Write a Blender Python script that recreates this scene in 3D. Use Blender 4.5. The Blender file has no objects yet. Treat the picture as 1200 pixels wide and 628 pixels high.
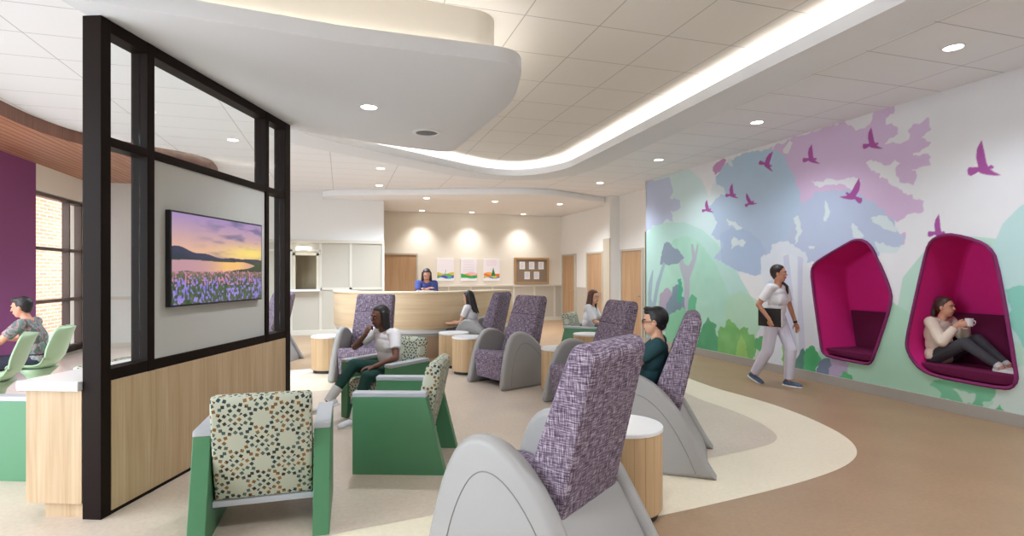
import bpy, bmesh, math, random
import numpy as np
from mathutils import Vector, Matrix
random.seed(7)
rng = np.random.RandomState(5)
PI = math.pi
SC = bpy.context.scene
COL = SC.collection

# ------------------------------------------------------------------ camera, world, exposure
A = math.radians(17.3); SA, CA = math.sin(A), math.cos(A)
FPX, EYE, HOR = 643.0, 1.55, 321.0
cam_d = bpy.data.cameras.new('camera'); cam = bpy.data.objects.new('camera', cam_d); COL.objects.link(cam)
cam_d.sensor_width = 36.0; cam_d.lens = 36.0 * FPX / 1200.0
cam_d.shift_y = (HOR - 314.0) / 1200.0
cam.location = (0, 0, EYE); cam.rotation_euler = (PI / 2, 0, -A)
cam_d.clip_start = 0.05
SC.camera = cam
W = bpy.data.worlds.new('world'); SC.world = W; W.use_nodes = True
bg = W.node_tree.nodes['Background']; bg.inputs[0].default_value = (0.82, 0.91, 1.0, 1); bg.inputs[1].default_value = 5.0
SC.view_settings.view_transform = 'Standard'; SC.view_settings.look = 'None'
SC.view_settings.gamma = 1.0; SC.view_settings.use_curve_mapping = False
SC.view_settings.exposure = 0.92
SPOT_W = 88.0      # downlight watts
COVE_E = 9.0       # cove strip emission


def cw(cx, d):
    """eye-relative right / forward metres to world x, y"""
    return (cx * CA + d * SA, -cx * SA + d * CA)


def onwall(px, py, X0=6.54):
    """photograph direction to the plane x = X0, gives (y, z)"""
    x = (px - 600) / FPX; t = X0 / (SA + x * CA)
    return ((CA - x * SA) * t, EYE + (HOR - py) / FPX * t)


def onfloor(px, py, z=0.0):
    x = (px - 600) / FPX; t = (z - EYE) / ((HOR - py) / FPX)
    return ((SA + x * CA) * t, (CA - x * SA) * t)


def lin(c):
    return tuple(((v / 255.0) / 12.92 if v / 255.0 <= 0.04045 else ((v / 255.0 + 0.055) / 1.055) ** 2.4) for v in c)


# ------------------------------------------------------------------ materials
def newmat(name):
    m = bpy.data.materials.new(name); m.use_nodes = True
    return m, m.node_tree.nodes, m.node_tree.links, m.node_tree.nodes['Principled BSDF']


def plain(name, rgb, rough=0.6, metal=0.0, spec=0.5, noise=0.0, nscale=8.0, bump=0.0, coat=0.0):
    m, N, L, b = newmat(name)
    c = lin(rgb); b.inputs['Base Color'].default_value = (*c, 1)
    b.inputs['Roughness'].default_value = rough; b.inputs['Metallic'].default_value = metal
    b.inputs['Specular IOR Level'].default_value = spec
    if coat: b.inputs['Coat Weight'].default_value = coat
    if noise or bump:
        tc = N.new('ShaderNodeTexCoord'); nz = N.new('ShaderNodeTexNoise'); nz.inputs['Scale'].default_value = nscale
        nz.inputs['Detail'].default_value = 5
        L.new(tc.outputs['Object'], nz.inputs['Vector'])
        if noise:
            mx = N.new('ShaderNodeMix'); mx.data_type = 'RGBA'
            mx.inputs[6].default_value = (*[v * (1 - noise) for v in c], 1)
            mx.inputs[7].default_value = (*[min(1, v * (1 + noise)) for v in c], 1)
            L.new(nz.outputs['Fac'], mx.inputs[0]); L.new(mx.outputs[2], b.inputs['Base Color'])
        if bump:
            bp = N.new('ShaderNodeBump'); bp.inputs['Strength'].default_value = bump; bp.inputs['Distance'].default_value = 0.01
            L.new(nz.outputs['Fac'], bp.inputs['Height']); L.new(bp.outputs[0], b.inputs['Normal'])
    return m


def wood(name, c1, c2, rough=0.5, scale=1.0, plank=0.0, horiz=False, gap=.0025):
    """grain runs along UV v (or u when horiz)"""
    m, N, L, b = newmat(name); b.inputs['Roughness'].default_value = rough
    uv = N.new('ShaderNodeUVMap'); mp = N.new('ShaderNodeMapping')
    mp.inputs['Scale'].default_value = ((1.2, 45, 1) if horiz else (45, 1.2, 1))
    L.new(uv.outputs[0], mp.inputs[0])
    nz = N.new('ShaderNodeTexNoise'); nz.inputs['Scale'].default_value = scale; nz.inputs['Detail'].default_value = 6
    nz.inputs['Distortion'].default_value = 0.6
    L.new(mp.outputs[0], nz.inputs['Vector'])
    mp2 = N.new('ShaderNodeMapping'); mp2.inputs['Scale'].default_value = ((0.5, 9, 1) if horiz else (9, 0.5, 1))
    nz2 = N.new('ShaderNodeTexNoise'); nz2.inputs['Scale'].default_value = scale
    L.new(uv.outputs[0], mp2.inputs[0]); L.new(mp2.outputs[0], nz2.inputs['Vector'])
    ad = N.new('ShaderNodeMath'); ad.operation = 'ADD'; L.new(nz.outputs['Fac'], ad.inputs[0]); L.new(nz2.outputs['Fac'], ad.inputs[1])
    rp = N.new('ShaderNodeValToRGB'); rp.color_ramp.elements[0].position = 0.35; rp.color_ramp.elements[1].position = 0.68
    sc = N.new('ShaderNodeMath'); sc.operation = 'MULTIPLY'; sc.inputs[1].default_value = 0.5; L.new(ad.outputs[0], sc.inputs[0])
    L.new(sc.outputs[0], rp.inputs[0])
    rp.color_ramp.elements[0].color = (*lin(c1), 1); rp.color_ramp.elements[1].color = (*lin(c2), 1)
    out = rp.outputs[0]
    if plank:
        sx = N.new('ShaderNodeSeparateXYZ'); L.new(uv.outputs[0], sx.inputs[0])
        md = N.new('ShaderNodeMath'); md.operation = 'PINGPONG'; md.inputs[1].default_value = plank / 2
        L.new(sx.outputs[1 if horiz else 0], md.inputs[0])
        lt = N.new('ShaderNodeMath'); lt.operation = 'LESS_THAN'; lt.inputs[1].default_value = gap; L.new(md.outputs[0], lt.inputs[0])
        mx = N.new('ShaderNodeMix'); mx.data_type = 'RGBA'; mx.inputs[7].default_value = (*[v * 0.45 for v in lin(c1)], 1)
        L.new(lt.outputs[0], mx.inputs[0]); L.new(out, mx.inputs[6]); out = mx.outputs[2]
    L.new(out, b.inputs['Base Color'])
    return m


def tiles(name, rgb, sx, sy, ox=0.0, oy=0.0, line=0.006, dark=0.72, longonly=False):
    m, N, L, b = newmat(name); b.inputs['Roughness'].default_value = 0.85; b.inputs['Specular IOR Level'].default_value = 0.2
    g = N.new('ShaderNodeNewGeometry'); s = N.new('ShaderNodeSeparateXYZ'); L.new(g.outputs['Position'], s.inputs[0])
    outs = []
    for ax, st, of in ((0, sx, ox), (1, sy, oy)):
        a = N.new('ShaderNodeMath'); a.operation = 'SUBTRACT'; a.inputs[1].default_value = of; L.new(s.outputs[ax], a.inputs[0])
        p = N.new('ShaderNodeMath'); p.operation = 'PINGPONG'; p.inputs[1].default_value = st / 2; L.new(a.outputs[0], p.inputs[0])
        l = N.new('ShaderNodeMath'); l.operation = 'LESS_THAN'; l.inputs[1].default_value = line; L.new(p.outputs[0], l.inputs[0])
        outs.append(l)
    mx = N.new('ShaderNodeMath'); mx.operation = 'MAXIMUM'; L.new(outs[0].outputs[0], mx.inputs[0])
    if longonly: mx.inputs[1].default_value = 0
    else: L.new(outs[1].outputs[0], mx.inputs[1])
    mc = N.new('ShaderNodeMix'); mc.data_type = 'RGBA'; c = lin(rgb)
    mc.inputs[6].default_value = (*c, 1); mc.inputs[7].default_value = (*[v * dark for v in c], 1)
    L.new(mx.outputs[0], mc.inputs[0]); L.new(mc.outputs[2], b.inputs['Base Color'])
    return m


def emis(name, rgb, e):
    m, N, L, b = newmat(name)
    b.inputs['Base Color'].default_value = (*lin(rgb), 1); b.inputs['Emission Color'].default_value = (*lin(rgb), 1)
    b.inputs['Emission Strength'].default_value = e
    return m


def attrmat(name, rough=0.7, emit=0.0, spec=0.3):
    m, N, L, b = newmat(name); a = N.new('ShaderNodeAttribute'); a.attribute_name = 'Col'
    b.inputs['Roughness'].default_value = rough; b.inputs['Specular IOR Level'].default_value = spec
    if emit:
        b.inputs['Base Color'].default_value = (0.01, 0.01, 0.01, 1)
        L.new(a.outputs[0], b.inputs['Emission Color']); b.inputs['Emission Strength'].default_value = emit
    else: L.new(a.outputs[0], b.inputs['Base Color'])
    return m


def tweed(name, dark, mid, light, rough=0.95):
    m, N, L, b = newmat(name); b.inputs['Roughness'].default_value = rough; b.inputs['Specular IOR Level'].default_value = 0.15
    uv = N.new('ShaderNodeUVMap'); res = []
    for sc in ((30, 330, 1), (330, 30, 1)):
        mp = N.new('ShaderNodeMapping'); mp.inputs['Scale'].default_value = sc; L.new(uv.outputs[0], mp.inputs[0])
        nz = N.new('ShaderNodeTexNoise'); nz.inputs['Scale'].default_value = 0.55; nz.inputs['Detail'].default_value = 2
        L.new(mp.outputs[0], nz.inputs['Vector']); res.append(nz)
    ad = N.new('ShaderNodeMath'); ad.operation = 'ADD'; L.new(res[0].outputs['Fac'], ad.inputs[0]); L.new(res[1].outputs['Fac'], ad.inputs[1])
    sc = N.new('ShaderNodeMath'); sc.operation = 'MULTIPLY'; sc.inputs[1].default_value = 0.5; L.new(ad.outputs[0], sc.inputs[0])
    rp = N.new('ShaderNodeValToRGB'); e = rp.color_ramp.elements
    e[0].position = 0.38; e[0].color = (*lin(dark), 1); e[1].position = 0.62; e[1].color = (*lin(light), 1)
    k = e.new(0.5); k.color = (*lin(mid), 1)
    L.new(sc.outputs[0], rp.inputs[0]); L.new(rp.outputs[0], b.inputs['Base Color'])
    bp = N.new('ShaderNodeBump'); bp.inputs['Strength'].default_value = 0.35; bp.inputs['Distance'].default_value = 0.004
    L.new(sc.outputs[0], bp.inputs['Height']); L.new(bp.outputs[0], b.inputs['Normal'])
    return m


def starfab(name):
    """small diamonds standing in rings round blank discs"""
    m, N, L, b = newmat(name); b.inputs['Roughness'].default_value = 0.9; b.inputs['Specular IOR Level'].default_value = 0.2
    def M(op, a, bb=None, c=None):
        n = N.new('ShaderNodeMath'); n.operation = op
        for i, v in enumerate((a, bb, c)):
            if v is None: continue
            if isinstance(v, (int, float)): n.inputs[i].default_value = v
            else: L.new(v, n.inputs[i])
        return n.outputs[0]
    uv = N.new('ShaderNodeUVMap'); mp = N.new('ShaderNodeMapping'); mp.inputs['Rotation'].default_value = (0, 0, PI / 4)
    L.new(uv.outputs[0], mp.inputs[0]); s = N.new('ShaderNodeSeparateXYZ'); L.new(mp.outputs[0], s.inputs[0])
    P = 0.20
    cx = M('SUBTRACT', M('FRACT', M('DIVIDE', s.outputs[0], P)), 0.5); cy = M('SUBTRACT', M('FRACT', M('DIVIDE', s.outputs[1], P)), 0.5)
    cx = M('MULTIPLY', cx, P); cy = M('MULTIPLY', cy, P)
    r = M('SQRT', M('ADD', M('MULTIPLY', cx, cx), M('MULTIPLY', cy, cy)))
    th = M('ARCTAN2', cy, cx)
    masks = []
    for rad, n, off in ((0.062, 12, 0.0), (0.089, 12, 0.5), (0.118, 20, 0.0)):
        a = M('ADD', M('MULTIPLY', th, n / (2 * PI)), off + 50)
        fr = M('ABSOLUTE', M('SUBTRACT', M('FRACT', a), 0.5))
        arc = M('MULTIPLY', fr, 2 * PI * rad / n)
        v = M('ABSOLUTE', M('SUBTRACT', r, rad))
        masks.append(M('LESS_THAN', M('ADD', arc, v), 0.0138))
    mask = M('MAXIMUM', M('MAXIMUM', masks[0], masks[1]), masks[2])
    vo = N.new('ShaderNodeTexVoronoi'); vo.inputs['Scale'].default_value = 26; L.new(uv.outputs[0], vo.inputs['Vector'])
    sp = N.new('ShaderNodeSeparateXYZ'); L.new(vo.outputs['Color'], sp.inputs[0])
    rp = N.new('ShaderNodeValToRGB'); rp.color_ramp.interpolation = 'CONSTANT'; e = rp.color_ramp.elements
    cols = [(58, 64, 60), (74, 92, 84), (62, 54, 44), (128, 92, 54), (84, 100, 96), (48, 66, 72), (140, 104, 60)]
    e[0].color = (*lin(cols[0]), 1); e[1].position = 1 / 7; e[1].color = (*lin(cols[1]), 1)
    for i in range(2, 7):
        k = e.new(i / 7); k.color = (*lin(cols[i]), 1)
    L.new(sp.outputs[0], rp.inputs[0])
    mx = N.new('ShaderNodeMix'); mx.data_type = 'RGBA'; mx.inputs[6].default_value = (*lin((184, 188, 170)), 1)
    L.new(mask, mx.inputs[0]); L.new(rp.outputs[0], mx.inputs[7]); L.new(mx.outputs[2], b.inputs['Base Color'])
    return m


def glassmat(name, tint=(0.97, 0.985, 0.98), gloss=0.03):
    m = bpy.data.materials.new(name); m.use_nodes = True; N = m.node_tree.nodes; L = m.node_tree.links; N.clear()
    o = N.new('ShaderNodeOutputMaterial'); t = N.new('ShaderNodeBsdfTransparent'); t.inputs[0].default_value = (*tint, 1)
    g = N.new('ShaderNodeBsdfGlossy'); g.inputs['Roughness'].default_value = 0.02
    x = N.new('ShaderNodeMixShader'); x.inputs[0].default_value = gloss; L.new(t.outputs[0], x.inputs[1]); L.new(g.outputs[0], x.inputs[2])
    L.new(x.outputs[0], o.inputs[0])
    return m


def brickmat(name):
    m, N, L, b = newmat(name); b.inputs['Roughness'].default_value = 0.9
    uv = N.new('ShaderNodeUVMap'); br = N.new('ShaderNodeTexBrick'); L.new(uv.outputs[0], br.inputs['Vector'])
    br.inputs['Color1'].default_value = (*lin((182, 126, 94)), 1); br.inputs['Color2'].default_value = (*lin((162, 106, 78)), 1)
    br.inputs['Mortar'].default_value = (*lin((196, 172, 152)), 1); br.inputs['Scale'].default_value = 1
    br.inputs['Brick Width'].default_value = 0.4; br.inputs['Row Height'].default_value = 0.1; br.inputs['Mortar Size'].default_value = 0.012
    L.new(br.outputs[0], b.inputs['Base Color'])
    return m


def floormat(name, rgb, mott=0.10, fine=0.08, rough=0.45, dash=0.0):
    m, N, L, b = newmat(name); c = lin(rgb)
    g = N.new('ShaderNodeNewGeometry')
    n1 = N.new('ShaderNodeTexNoise'); n1.inputs['Scale'].default_value = 1.6; n1.inputs['Detail'].default_value = 3
    n2 = N.new('ShaderNodeTexNoise'); n2.inputs['Scale'].default_value = 34; n2.inputs['Detail'].default_value = 6
    L.new(g.outputs['Position'], n1.inputs['Vector']); L.new(g.outputs['Position'], n2.inputs['Vector'])
    a = N.new('ShaderNodeMapRange'); a.inputs[1].default_value = 0.3; a.inputs[2].default_value = 0.7; a.inputs[3].default_value = 1 - mott; a.inputs[4].default_value = 1 + mott
    d = N.new('ShaderNodeMapRange'); d.inputs[1].default_value = 0.3; d.inputs[2].default_value = 0.7; d.inputs[3].default_value = 1 - fine; d.inputs[4].default_value = 1 + fine
    L.new(n1.outputs['Fac'], a.inputs[0]); L.new(n2.outputs['Fac'], d.inputs[0])
    mu = N.new('ShaderNodeMath'); mu.operation = 'MULTIPLY'; L.new(a.outputs[0], mu.inputs[0]); L.new(d.outputs[0], mu.inputs[1])
    vm = N.new('ShaderNodeVectorMath'); vm.operation = 'SCALE'; vm.inputs[0].default_value = c; L.new(mu.outputs[0], vm.inputs['Scale'])
    L.new(vm.outputs[0], b.inputs['Base Color']); b.inputs['Roughness'].default_value = rough; b.inputs['Specular IOR Level'].default_value = 0.4
    return m


def camo(name, cols, scale=14):
    m, N, L, b = newmat(name); b.inputs['Roughness'].default_value = 0.9
    tc = N.new('ShaderNodeTexCoord'); nz = N.new('ShaderNodeTexNoise'); nz.inputs['Scale'].default_value = scale; nz.inputs['Detail'].default_value = 1
    L.new(tc.outputs['Object'], nz.inputs['Vector']); rp = N.new('ShaderNodeValToRGB'); rp.color_ramp.interpolation = 'CONSTANT'
    e = rp.color_ramp.elements; n = len(cols)
    e[0].color = (*lin(cols[0]), 1); e[1].position = 0.44; e[1].color = (*lin(cols[1]), 1)
    for i in range(2, n):
        k = e.new(0.44 + 0.07 * (i - 1)); k.color = (*lin(cols[i]), 1)
    L.new(nz.outputs['Fac'], rp.inputs[0]); L.new(rp.outputs[0], b.inputs['Base Color'])
    return m


MT = {}
MT['white'] = plain('white_paint', (236, 236, 236), 0.8, noise=0.01)
MT['wallwhite'] = plain('wall_white', (232, 231, 228), 0.85)
MT['cream'] = plain('wall_cream', (232, 226, 214), 0.85)
MT['taupe'] = plain('wall_taupe', (190, 184, 170), 0.8)
MT['taupe2'] = plain('wall_taupe_trim', (212, 207, 194), 0.75)
MT['cloud'] = plain('soffit_paint', (226, 228, 232), 0.8)
MT['tile'] = tiles('ceiling_tile', (238, 239, 242), 1.22, 0.62, 4.7, 3.28, 0.005, 0.6)
MT['tile2'] = tiles('ceiling_tile_tray', (226, 222, 216), 0.68, 0.72, 0.1, 3.6, 0.005, 0.6)
MT['led'] = emis('led_strip', (255, 249, 240), COVE_E)
MT['lamp'] = emis('lamp_disc', (255, 250, 242), 9.0)
MT['bronze'] = plain('dark_bronze', (30, 20, 16), 0.5, metal=0.0, spec=0.08)
MT['panel'] = plain('tv_panel_grey', (190, 188, 182), 0.7)
MT['oak'] = wood('oak_vertical', (178, 148, 112), (208, 182, 148), 0.5)
MT['oakslat'] = wood('oak_slats', (190, 156, 116), (214, 184, 144), 0.5, plank=0.075, gap=.0011)
MT['oakh'] = wood('oak_horizontal', (214, 184, 144), (232, 208, 172), 0.45, horiz=True)
MT['oaklight'] = wood('oak_light', (228, 206, 172), (238, 220, 190), 0.45, horiz=True)
MT['door'] = wood('door_wood', (166, 130, 96), (196, 162, 126), 0.5)
MT['slatwood'] = wood('ceiling_slats', (166, 110, 82), (200, 146, 112), 0.5, plank=0.11, horiz=False, gap=.010)
MT['fascia'] = wood('ceiling_fascia', (112, 74, 60), (138, 96, 78), 0.5)
MT['whitetop'] = plain('white_laminate', (238, 238, 238), 0.3)
MT['grey'] = plain('shell_grey', (156, 154, 152), 0.42, noise=0.02)
MT['greyd'] = plain('seam_grey', (128, 126, 124), 0.5)
MT['tweed'] = tweed('purple_tweed', (68, 57, 71), (118, 103, 120), (184, 173, 187))
MT['tweedseam'] = plain('tweed_seam', (76, 62, 82), 0.9)
MT['green'] = plain('green_laminate', (76, 130, 92), 0.4, noise=0.03)
MT['cap'] = plain('grey_cap', (176, 180, 186), 0.45)
MT['star'] = starfab('star_fabric')
MT['black'] = plain('black_plinth', (32, 30, 30), 0.5)
MT['purple'] = plain('purple_paint', (132, 66, 118), 0.75)
MT['magenta'] = plain('magenta_felt', (222, 50, 142), 0.95, noise=0.06, nscale=60, spec=0.1)
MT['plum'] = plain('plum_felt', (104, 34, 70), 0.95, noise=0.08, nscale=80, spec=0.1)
MT['rim'] = plain('plum_rim', (128, 36, 96), 0.8)
MT['shell'] = plain('sage_shell', (160, 186, 152), 0.35)
MT['glass'] = glassmat('clear_glass')
MT['brick'] = brickmat('brick')
MT['base'] = plain('baseboard_grey', (170, 165, 158), 0.6)
MT['fbeige'] = floormat('floor_beige', (214, 200, 188), 0.05, 0.10, 0.33)
MT['fbrown'] = floormat('floor_brown', (160, 132, 104), 0.06, 0.06, 0.4)
MT['fcream'] = floormat('floor_cream', (226, 214, 190), 0.03, 0.04, 0.4)
MT['finner'] = floormat('floor_inner', (200, 184, 168), 0.04, 0.07, 0.32)
MT['speaker'] = plain('speaker_grille', (112, 116, 122), 0.6)
MT['cork'] = plain('pin_board', (140, 124, 108), 0.95, noise=0.15, nscale=80)
MT['paper'] = plain('paper', (238, 238, 240), 0.7)
MT['ink'] = plain('print_ink', (160, 165, 190), 0.7)
MT['steel'] = plain('brushed_steel', (160, 158, 152), 0.3, metal=0.9)
MT['tvframe'] = plain('screen_bezel', (22, 20, 26), 0.3)
MT['attr'] = attrmat('painted_mural', 0.75)
MT['screen'] = attrmat('screen_picture', 0.3, emit=0.5)
MT['print'] = attrmat('art_print', 0.6)


# ------------------------------------------------------------------ mesh helpers
def box_uv(me):
    uvl = me.uv_layers.new(name='UVMap') if not me.uv_layers else me.uv_layers[0]
    n = len(me.loops)
    if n == 0: return
    co = np.empty(len(me.vertices) * 3); me.vertices.foreach_get('co', co); co = co.reshape(-1, 3)
    li = np.empty(n, int); me.loops.foreach_get('vertex_index', li)
    pn = np.empty(len(me.polygons) * 3); me.polygons.foreach_get('normal', pn); pn = np.abs(pn.reshape(-1, 3))
    lt = np.empty(len(me.polygons), int); me.polygons.foreach_get('loop_total', lt)
    ax = np.repeat(np.where((pn[:, 2] > pn[:, 0]) & (pn[:, 2] > pn[:, 1]), 2, np.where(pn[:, 0] > pn[:, 1], 0, 1)), lt)
    c = co[li]; u = np.where(ax == 0, c[:, 1], c[:, 0]); v = np.where(ax == 2, c[:, 1], c[:, 2])
    uvl.data.foreach_set('uv', np.stack([u, v], 1).ravel())


class MB:
    def __init__(s): s.bm = bmesh.new()

    def box(s, x0, x1, y0, y1, z0, z1, bev=0.0, seg=2):
        b = bmesh.new(); r = bmesh.ops.create_cube(b, size=1)
        for v in b.verts:
            v.co = Vector((x0 + (x1 - x0) * (v.co.x + .5), y0 + (y1 - y0) * (v.co.y + .5), z0 + (z1 - z0) * (v.co.z + .5)))
        if bev: bmesh.ops.bevel(b, geom=b.edges[:], offset=bev, segments=seg, affect='EDGES', profile=0.5)
        s.add(b); return s

    def add(s, b, M=None):
        if M is not None: bmesh.ops.transform(b, matrix=M, verts=b.verts)
        me = bpy.data.meshes.new('tmp'); b.to_mesh(me); b.free(); s.bm.from_mesh(me); bpy.data.meshes.remove(me); return s

    def prism(s, pts, a, b_, axis='z', bev=0.0, seg=2, fn=None):
        """polygon pts (2D) extruded between a and b_ along an axis: z:(x,y) y:(x,z) x:(y,z)"""
        b = bmesh.new()
        def mk(p, h):
            if axis == 'z': return (p[0], p[1], h)
            if axis == 'y': return (p[0], h, p[1])
            return (h, p[0], p[1])
        lo = [b.verts.new(mk(p, a)) for p in pts]; hi = [b.verts.new(mk(p, b_)) for p in pts]; n = len(pts)
        b.faces.new(lo); b.faces.new(hi[::-1])
        for i in range(n): b.faces.new((lo[i], hi[i], hi[(i + 1) % n], lo[(i + 1) % n]))
        bmesh.ops.recalc_face_normals(b, faces=b.faces)
        if bev:
            es = [e for e in b.edges if len(e.link_faces) == 2 and e.calc_face_angle(0) > 0.9]
            bmesh.ops.bevel(b, geom=es, offset=bev, segments=seg, affect='EDGES', profile=0.5)
        if fn:
            for v in b.verts: v.co = Vector(fn(*v.co))
        s.add(b); return s

    def soft(s, pts, a, b_, axis, rad, seg=4, fn=None):
        """prism whose two end faces are rounded over by rad"""
        P = [Vector(p) for p in pts]; n = len(P)
        ar = sum(P[i].x * P[(i + 1) % n].y - P[(i + 1) % n].x * P[i].y for i in range(n))
        if ar < 0: P = P[::-1]
        def inset(d):
            out = []
            for i in range(n):
                e0 = (P[i] - P[i - 1]).normalized(); e1 = (P[(i + 1) % n] - P[i]).normalized()
                n0 = Vector((-e0.y, e0.x)); n1 = Vector((-e1.y, e1.x)); m = (n0 + n1)
                m = m / max(m.length_squared, .5) * 2 / 1.0 * .5 * 2 if m.length > 1e-6 else n0
                out.append(P[i] + m * d * (1.0 if m.length < 1.3 else 1.3 / m.length))
            for _ in range(40):
                bad = False
                for i in range(n):
                    j = (i + 1) % n
                    if (out[j] - out[i]).dot(P[j] - P[i]) < 0:
                        mid = (out[i] + out[j]) / 2; out[i] = mid.copy(); out[j] = mid.copy(); bad = True
                if not bad: break
            return out
        sgn = 1 if b_ > a else -1; b = bmesh.new(); rings = []
        lv = [(rad * (1 - math.sin(t)), rad * (1 - math.cos(t))) for t in [PI / 2 * k / seg for k in range(seg + 1)]]
        for d, h in lv: rings.append((inset(d), a + sgn * h))
        for d, h in lv[::-1]: rings.append((inset(d), b_ - sgn * h))
        def mk(p, h):
            q = {'z': (p[0], p[1], h), 'y': (p[0], h, p[1]), 'x': (h, p[0], p[1])}[axis]
            return fn(*q) if fn else q
        R = [[b.verts.new(mk(p, h)) for p in pp] for pp, h in rings]
        for u, w in zip(R, R[1:]):
            for i in range(n): b.faces.new((u[i], u[(i + 1) % n], w[(i + 1) % n], w[i]))
        b.faces.new(R[0][::-1]); b.faces.new(R[-1])
        bmesh.ops.remove_doubles(b, verts=b.verts, dist=1e-5)
        bmesh.ops.recalc_face_normals(b, faces=b.faces); s.add(b); return s

    def lathe(s, prof, cx=0, cy=0, n=40):
        b = bmesh.new(); rings = []
        for r, z in prof:
            if r < 1e-5: rings.append([b.verts.new((cx, cy, z))])
            else: rings.append([b.verts.new((cx + r * math.cos(2 * PI * i / n), cy + r * math.sin(2 * PI * i / n), z)) for i in range(n)])
        for a, c in zip(rings, rings[1:]):
            for i in range(n):
                j = (i + 1) % n
                if len(a) == 1 and len(c) == 1: continue
                if len(a) == 1: b.faces.new((a[0], c[i], c[j]))
                elif len(c) == 1: b.faces.new((a[i], a[j], c[0]))
                else: b.faces.new((a[i], a[j], c[j], c[i]))
        bmesh.ops.recalc_face_normals(b, faces=b.faces); s.add(b); return s

    def tube(s, pts, r, n=8, closed=False):
        pts = [Vector(p) for p in pts]; b = bmesh.new(); rings = []; m = len(pts)
        rr = r if isinstance(r, (list, tuple)) else [r] * m
        for i, p in enumerate(pts):
            t = (pts[(i + 1) % m] - pts[i - 1]) if closed else (pts[min(i + 1, m - 1)] - pts[max(i - 1, 0)])
            t.normalize(); u = Vector((0, 0, 1)) if abs(t.z) < 0.9 else Vector((1, 0, 0))
            a = t.cross(u).normalized(); c = t.cross(a).normalized()
            rings.append([b.verts.new(p + (a * math.cos(2 * PI * k / n) + c * math.sin(2 * PI * k / n)) * rr[i]) for k in range(n)])
        for i in range(m if closed else m - 1):
            q = rings[(i + 1) % m]
            # align ring start
            for k in range(n): b.faces.new((rings[i][k], rings[i][(k + 1) % n], q[(k + 1) % n], q[k]))
        if not closed:
            b.faces.new(rings[0][::-1]); b.faces.new(rings[-1])
        bmesh.ops.recalc_face_normals(b, faces=b.faces); s.add(b); return s

    def ell(s, c, r, R=None, sub=3):
        b = bmesh.new(); bmesh.ops.create_icosphere(b, subdivisions=sub, radius=1)
        M = Matrix.Translation(c) @ (R.to_4x4() if R else Matrix.Identity(4)) @ Matrix.Diagonal((*r, 1))
        s.add(b, M); return s

    def cap(s, p0, r0, p1, r1, n=14, flat=False):
        """tapered capsule (flat: open ended look with flat caps)"""
        p0 = Vector(p0); p1 = Vector(p1); d = p1 - p0; L = d.length
        q = Vector((0, 0, 1)).rotation_difference(d.normalized()) if L > 1e-6 else Matrix.Identity(3).to_quaternion()
        prof = []
        if flat: prof = [(0, 0), (r0, 0), (r1, L), (0, L)]
        else:
            k = 5
            prof = [(r0 * math.cos(a), -r0 * math.sin(a)) for a in [PI / 2 * (1 - i / k) for i in range(k + 1)]]
            prof[0] = (0, -r0)
            pr2 = [(r1 * math.cos(a), L + r1 * math.sin(a)) for a in [PI / 2 * i / k for i in range(k + 1)]]
            pr2[-1] = (0, L + r1); prof += pr2
        t = MB(); t.lathe(prof, n=n)
        s.add(t.bm, Matrix.Translation(p0) @ q.to_matrix().to_4x4()); return s

    def build(s, name, mat, parent=None, smooth=None, **kw):
        me = bpy.data.meshes.new(name); s.bm.to_mesh(me); s.bm.free()
        return link(name, me, mat, parent, smooth, **kw)


def link(name, me, mat, parent=None, smooth=None, **kw):
    for m in (mat if isinstance(mat, (list, tuple)) else [mat]): me.materials.append(m)
    box_uv(me)
    if smooth:
        me.polygons.foreach_set('use_smooth', [True] * len(me.polygons))
        if smooth < 3: me.set_sharp_from_angle(angle=smooth)
    o = bpy.data.objects.new(name, me); COL.objects.link(o)
    if parent: o.parent = parent
    for k, v in kw.items(): o[k] = v
    return o


def empty(name, loc, rz=0.0, **kw):
    o = bpy.data.objects.new(name, None); COL.objects.link(o); o.location = loc; o.rotation_euler = (0, 0, rz); o.empty_display_size = 0.1
    for k, v in kw.items(): o[k] = v
    return o


def struct(o): o['kind'] = 'structure'; return o


def copy_tree(o, parent=None):
    c = o.copy(); COL.objects.link(c)
    if parent: c.parent = parent
    for ch in [k for k in KIDS.get(o.name, [])]: copy_tree(ch, c)
    return c


KIDS = {}


def index_kids(root):
    ch = [o for o in bpy.data.objects if o.parent == root]
    KIDS[root.name] = ch
    for c in ch: index_kids(c)


def smoothpoly(pts, it=2, closed=True):
    for _ in range(it):
        out = []; n = len(pts)
        if not closed: out.append(pts[0])
        for i in range(n if closed else n - 1):
            a, b = pts[i], pts[(i + 1) % n]
            out.append((a[0] * .75 + b[0] * .25, a[1] * .75 + b[1] * .25)); out.append((a[0] * .25 + b[0] * .75, a[1] * .25 + b[1] * .75))
        if not closed: out.append(pts[-1])
        pts = out
    return pts


def roundpoly(pts, rad, seg=5):
    """polygon with rounded corners; rad: number or list"""
    out = []; n = len(pts)
    for i in range(n):
        p = Vector(pts[i]); a = Vector(pts[i - 1]); b = Vector(pts[(i + 1) % n]); r = rad[i] if isinstance(rad, (list, tuple)) else rad
        if r <= 0: out.append(tuple(p)); continue
        u = (a - p); v = (b - p); r = min(r, u.length * .48, v.length * .48)
        s0 = p + u.normalized() * r; s1 = p + v.normalized() * r
        for k in range(seg + 1):
            t = k / seg; q = s0 * (1 - t) ** 2 + p * 2 * t * (1 - t) + s1 * t * t; out.append((q.x, q.y))
    return out


def flat_with_hole(outer, hole, z):
    b = bmesh.new()
    for loop in (outer, hole):
        if not loop: continue
        vs = [b.verts.new((p[0], p[1], z)) for p in loop]
        for i in range(len(vs)): b.edges.new((vs[i], vs[(i + 1) % len(vs)]))
    bmesh.ops.triangle_fill(b, use_beauty=True, use_dissolve=False, edges=b.edges[:])
    return b


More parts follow.
